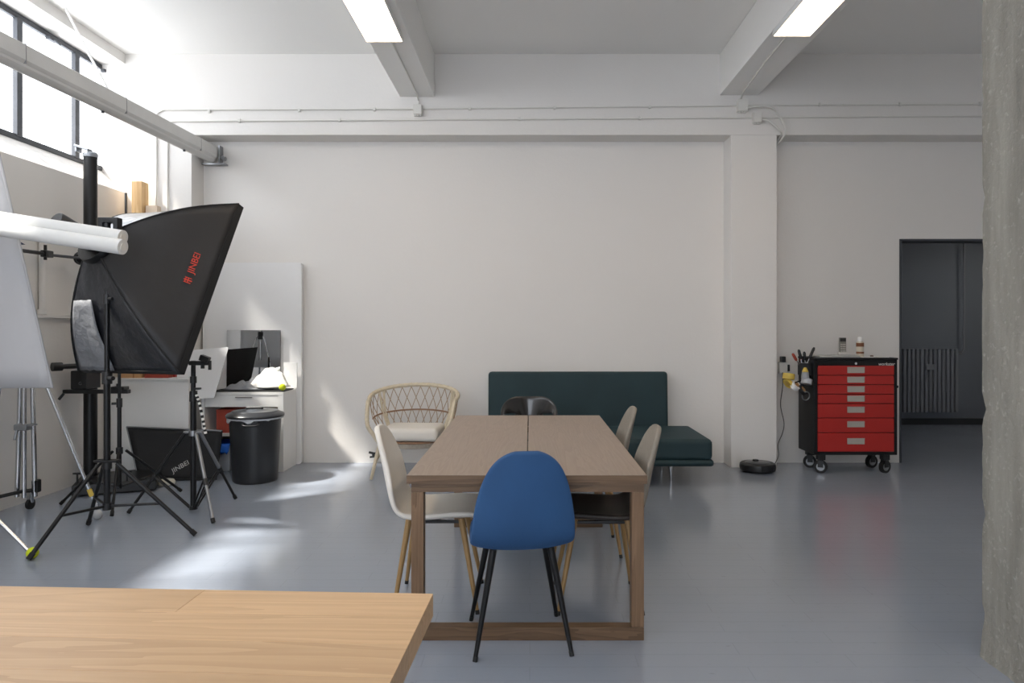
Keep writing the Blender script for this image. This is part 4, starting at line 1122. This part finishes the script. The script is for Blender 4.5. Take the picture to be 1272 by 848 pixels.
# --- chrome stands
def tripod_feet(t, o0, feet, ztop, zlow, m, r, hub_m, brace=0.55, foot='rubber', offs=0.05):
    for i, f in enumerate(feet):
        d = f - o0; d.z = 0; d.normalize()
        a = d * offs + V(0, 0, ztop); b = f - o0
        MB().cyl(a, b, r).build('leg', m, t)
        if zlow is not None:
            MB().cyl(d * 0.02 + V(0, 0, zlow), a.lerp(b, brace), r * 0.6).build('brace', m, t)
        if foot == 'rubber': MB().cyl(b - (b - a).normalized() * 0.035, b, r * 1.25).build('foot', M_RUBBER, t)
o0 = V(-3.62, 4.86, 0)
t = thing('combo_stand', 'heavy chrome combo stand on casters behind the reflector panel', 'light stand', o0)
MB().cyl((0, 0, 1.08), (0, 0, 1.75), 0.021).build('column', M_CHROME, t)
MB().cyl((0, 0, 1.70), (0, 0.0, 1.9), 0.016).build('inner_column', M_CHROME, t)
MB().cyl((0, 0, 1.36), (0, 0, 1.46), 0.035).build('collar', M_BLACK, t)
fs = [V(-3.16, 5.06, 0.075), V(-3.78, 4.48, 0.075), V(-3.98, 5.0, 0.075)]
tripod_feet(t, o0, fs, 1.40, None, M_CHROME, 0.0135, M_BLACK, 0.45, 'none')
for f in fs:
    p = f - o0
    cst = MB().sphere(p + V(0, 0, -0.037), 0.038, sq=(1, 0.7, 1)).build('caster', mat('clear_grey_wheel', (170, 172, 174), 0.25), t)
    MB().cyl(p + V(0, 0, -0.01), p + V(-0.005, 0, 0.05), 0.012).build('stem', M_CHROME, cst)
pA = V(0.06 * 0.91, 0.024, 1.4); pB = fs[0] - o0
a_ = (V(*((fs[0] - o0).xy.normalized() * 0.05), 1.40)).lerp(pB, 0.925)
b_ = (V(*((fs[0] - o0).xy.normalized() * 0.05), 1.40)).lerp(pB, 0.885)
MB().cyl(a_, b_, 0.0165).build('yellow_sticker', M_YTAPE, t)

o0 = V(-3.60, 4.20, 0)
t = thing('chrome_light_stand', 'chrome tripod light stand with a tennis ball on one foot', 'light stand', o0)
MB().cyl((0, 0, 0.1), (0, 0, 1.2), 0.018).build('column', M_CHROME, t)
MB().cyl((0, 0, 1.2), (0, 0, 1.995), 0.014).build('inner_column', M_CHROME, t)
MB().cyl((0, 0, 0.52), (0, 0, 0.59), 0.03).build('collar', M_BLACK, t)
MB().bx(-0.06, 0.06, -0.06, 0.22, 1.99, 2.012, 0.003).build('roll_cradle', M_BLACK, t)
fs = [V(-3.045, 4.205, 0.05), V(-3.75, 3.65, 0.012), V(-3.96, 4.42, 0.012)]
tripod_feet(t, o0, fs, 0.555, 0.16, M_CHROME, 0.0125, M_BLACK, 0.6, 'none')
MB().bx(-0.05, 0.05, -0.03, 0.03, 1.05, 1.2, 0.02).build('red_clamp', M_RED, t)
tag(MB().sphere((-3.02, 4.205, 0.0345), 0.034).build('tennis_ball', M_BALL), 'yellow tennis ball pushed on the chrome stand foot', 'ball')

o0 = V(-3.90, 5.37, 0)
t = thing('folded_stand', 'folded chrome stand of parallel tubes against the window wall', 'light stand', o0)
for x, y in ((-0.055, 0.0), (-0.0, -0.03), (0.04, 0.01)):
    MB().tube([(x * 1.4, y, 0.09), (x * 0.75, y, 1.25)], 0.017, 12).build('tube', M_CHROME, t)
MB().box((-0.01, -0.03, 0.635), (0.10, 0.07, 0.05), 0.01).cyl((0.0, -0.03, 0.64), (0.12, -0.06, 0.66), 0.016, 0.006).tube([(-0.04, -0.05, 0.62), (-0.05, -0.06, 0.54)], 0.010).build('clamp', mat('grey_cast_clamp', (140, 142, 144), 0.4, 0.5), t)
MB().tube([(-0.10, -0.35, 0.14), (-0.03, -0.03, 0.135), (0.07, 0.05, 0.14)], 0.014).box((0.06, 0.02, 0.17), (0.05, 0.05, 0.10), 0.01).build('base_bar', M_BLACK, t)
for x, y in ((0.04, -0.02), (-0.09, -0.3)):
    cst = MB().cyl((x - 0.012, y, 0.04), (x + 0.012, y, 0.04), 0.04, seg=20).build('caster', M_RUBBER, t)
    MB().bx(x - 0.02, x + 0.02, y - 0.015, y + 0.015, 0.05, 0.13, 0.004).build('fork', M_CHROME, cst)

# --- slim black stand behind
o0 = V(-3.26, 5.5, 0)
t = thing('slim_light_stand', 'slim black light stand behind the softbox stand', 'light stand', o0)
MB().cyl((0, 0, 0.12), (0, 0, 0.80), 0.016).build('column', M_BLKM, t)
MB().cyl((0, 0, 0.80), (0, 0, 1.12), 0.012).build('inner_column', M_BLKM, t)
MB().cyl((0, 0, 0.40), (0, 0, 0.45), 0.026).build('collar', M_BLACK, t)
MB().cyl((0, 0, 0.77), (0, 0, 0.84), 0.022).cyl((0, 0, 0.80), (-0.05, -0.02, 0.80), 0.010).build('clamp_knob', M_BLACK, t)
tripod_feet(t, o0, [V(-2.97, 5.9, 0.012), V(-3.09, 5.12, 0.012), V(-3.70, 5.46, 0.012)], 0.42, 0.14, M_BLKM, 0.011, M_BLACK)

# --- black tripod with clamp head
o0 = V(-2.56, 5.27, 0)
t = thing('camera_tripod', 'black tripod with aluminium legs and a clamp head', 'tripod', o0)
MB().cyl((0, 0, 0.035), (0, 0, 0.87), 0.022).build('column', M_BLKM, t)
MB().cyl((0, 0, 0.87), (0, 0, 1.15), 0.017).build('inner_column', M_BLKM, t)
MB().cyl((0, 0, 0.58), (0, 0, 0.62), 0.035).bx(-0.07, 0.07, -0.02, 0.02, 0.598, 0.615, 0.004).build('collar', M_ALU, t)
MB().cyl((0, 0, 0.84), (0, 0, 0.92), 0.029).bx(0.0, 0.055, -0.015, 0.015, 0.93, 0.945, 0.003).cyl((0, 0, 0.98), (0, 0, 1.03), 0.024).build('clamp_collar', M_BLACK, t)
MB().cyl((0, 0, 0.02), (0, 0, 0.05), 0.03).build('lower_hub', M_BLACK, t)
MB().bx(-0.03, 0.12, -0.018, 0.018, 1.115, 1.148, 0.004).build('head_arm', M_BLACK, t)
MB().box((0.09, -0.005, 1.165), (0.07, 0.05, 0.045), 0.006, rot=Matrix.Rotation(R(20), 3, 'Y')).cyl((0.07, 0, 1.09), (0.07, 0, 1.12), 0.014).cyl((0.125, 0, 1.08), (0.125, 0, 1.15), 0.012).build('camera_plate', M_BLACK, t)
fs = [V(-2.262, 4.95, 0.01), V(-3.02, 5.21, 0.01), V(-2.40, 5.65, 0.01)]
for i, f in enumerate(fs):
    d = f - o0; d.z = 0; d.normalize()
    a = d * 0.06 + V(0, 0, 0.60); b = f - o0
    mdl = a.lerp(b, 0.56)
    MB().cyl(a, mdl, 0.0135).build('upper_leg', M_ALU if i != 1 else M_BLKM, t)
    MB().cyl(a.lerp(b, 0.52), b, 0.011).build('lower_leg', M_BLKM if i else M_ALU, t)
    MB().cyl(mdl - (b - a).normalized() * 0.025, mdl + (b - a).normalized() * 0.025, 0.018).build('leg_clamp', M_BLACK, t)
    side = d.cross(V(0, 0, 1)) * 0.012
    MB().cyl(d * 0.025 + side + V(0, 0, 0.035), a.lerp(b, 0.54) + side, 0.007).cyl(d * 0.025 - side + V(0, 0, 0.035), a.lerp(b, 0.54) - side, 0.007).build('brace', M_BLKM, t)
    MB().cyl(b - (b - a).normalized() * 0.03, b, 0.015).build('foot', M_RUBBER, t)
st = thing('striped_strap', 'black and white striped strap hanging from the tripod', 'strap', (-2.525, 5.255, 0.6))
path = spline([(0.0, -0.02, 0.31), (0.03, -0.02, 0.22), (0.055, -0.02, 0.10), (0.075, -0.02, 0.0)], 6)
for i in range(len(path) - 1):
    a, b = path[i], path[i + 1]
    MB().tube([a, b], 0.011, 8).build('strap_segment', M_CLOTHW if i % 2 else M_NYLON2, st)

# --- black softbox lying against the counter
t = thing('floor_softbox', 'folded black softbox leaning on the floor against the white counter', 'softbox', (-3.3, 6.45, 0))
of = V(-3.3, 6.45, 0)
Qf = [V(-3.56, 6.30, 0.015) - of, V(-2.87, 6.34, 0.015) - of, V(-2.88, 6.48, 0.435) - of, V(-3.76, 6.46, 0.475) - of]
nf = (Qf[1] - Qf[0]).cross(Qf[3] - Qf[0]).normalized()
if nf.y < 0: nf = -nf
P = []
for i in range(11):
    row = []
    for j in range(15):
        u, v = i / 10, j / 14
        p = Qf[0].lerp(Qf[3], u).lerp(Qf[1].lerp(Qf[2], u), v)
        row.append(p + nf * 0.03 * math.sin(PI * u) * math.sin(PI * v))
    P.append(row)
mods(MB().grid(P).build('front_panel', M_NYLON2, t, sharp=180), 0.006)
bkp = MB()
ins = [p + nf * 0.07 + (sum(Qf, V(0, 0, 0)) / 4 - p) * 0.12 for p in Qf]
for p in ins: p.z = max(p.z, 0.01)
for k in range(4): bkp.add([Qf[k], Qf[(k + 1) % 4], ins[(k + 1) % 4], ins[k]], [(0, 1, 2, 3)])
bkp.add(ins, [(0, 1, 2, 3)])
bkp.build('rear_panel', M_NYLON, t, smooth=False)
MB().tube([Qf[3], Qf[2]], 0.009).tube([Qf[0], Qf[3]], 0.007).build('edge_rod', M_ALU, t)
MB().tube([Qf[0], Qf[1], Qf[2]], 0.008).build('edge_binding', M_BLACK, t)
xd = (Qf[1] - Qf[0]).normalized(); zd = (Qf[3] - Qf[0]); zd = (zd - xd * zd.dot(xd)).normalized()
xr = xd * math.cos(R(32)) + zd * math.sin(R(32))
pc2 = Qf[0].lerp(Qf[1], 0.52) + zd * 0.115 - nf * 0.012
text_part('lettering', 'JINBEI', 0.062, mat('grey_white_print', (190, 190, 190), 0.6), t, frame(pc2, xr, zd), 0.001)
tag(MB().lathe([(0.0, 0.002), (0.05, 0.002), (0.068, 0.012), (0.072, 0.03), (0.06, 0.05), (0.03, 0.058), (0.0, 0.06)], (-3.23, 6.16, 0)).build('white_dish', mat('ivory_plastic', (206, 202, 190), 0.5)), 'small round white dish on the floor before the folded softbox', 'dish')
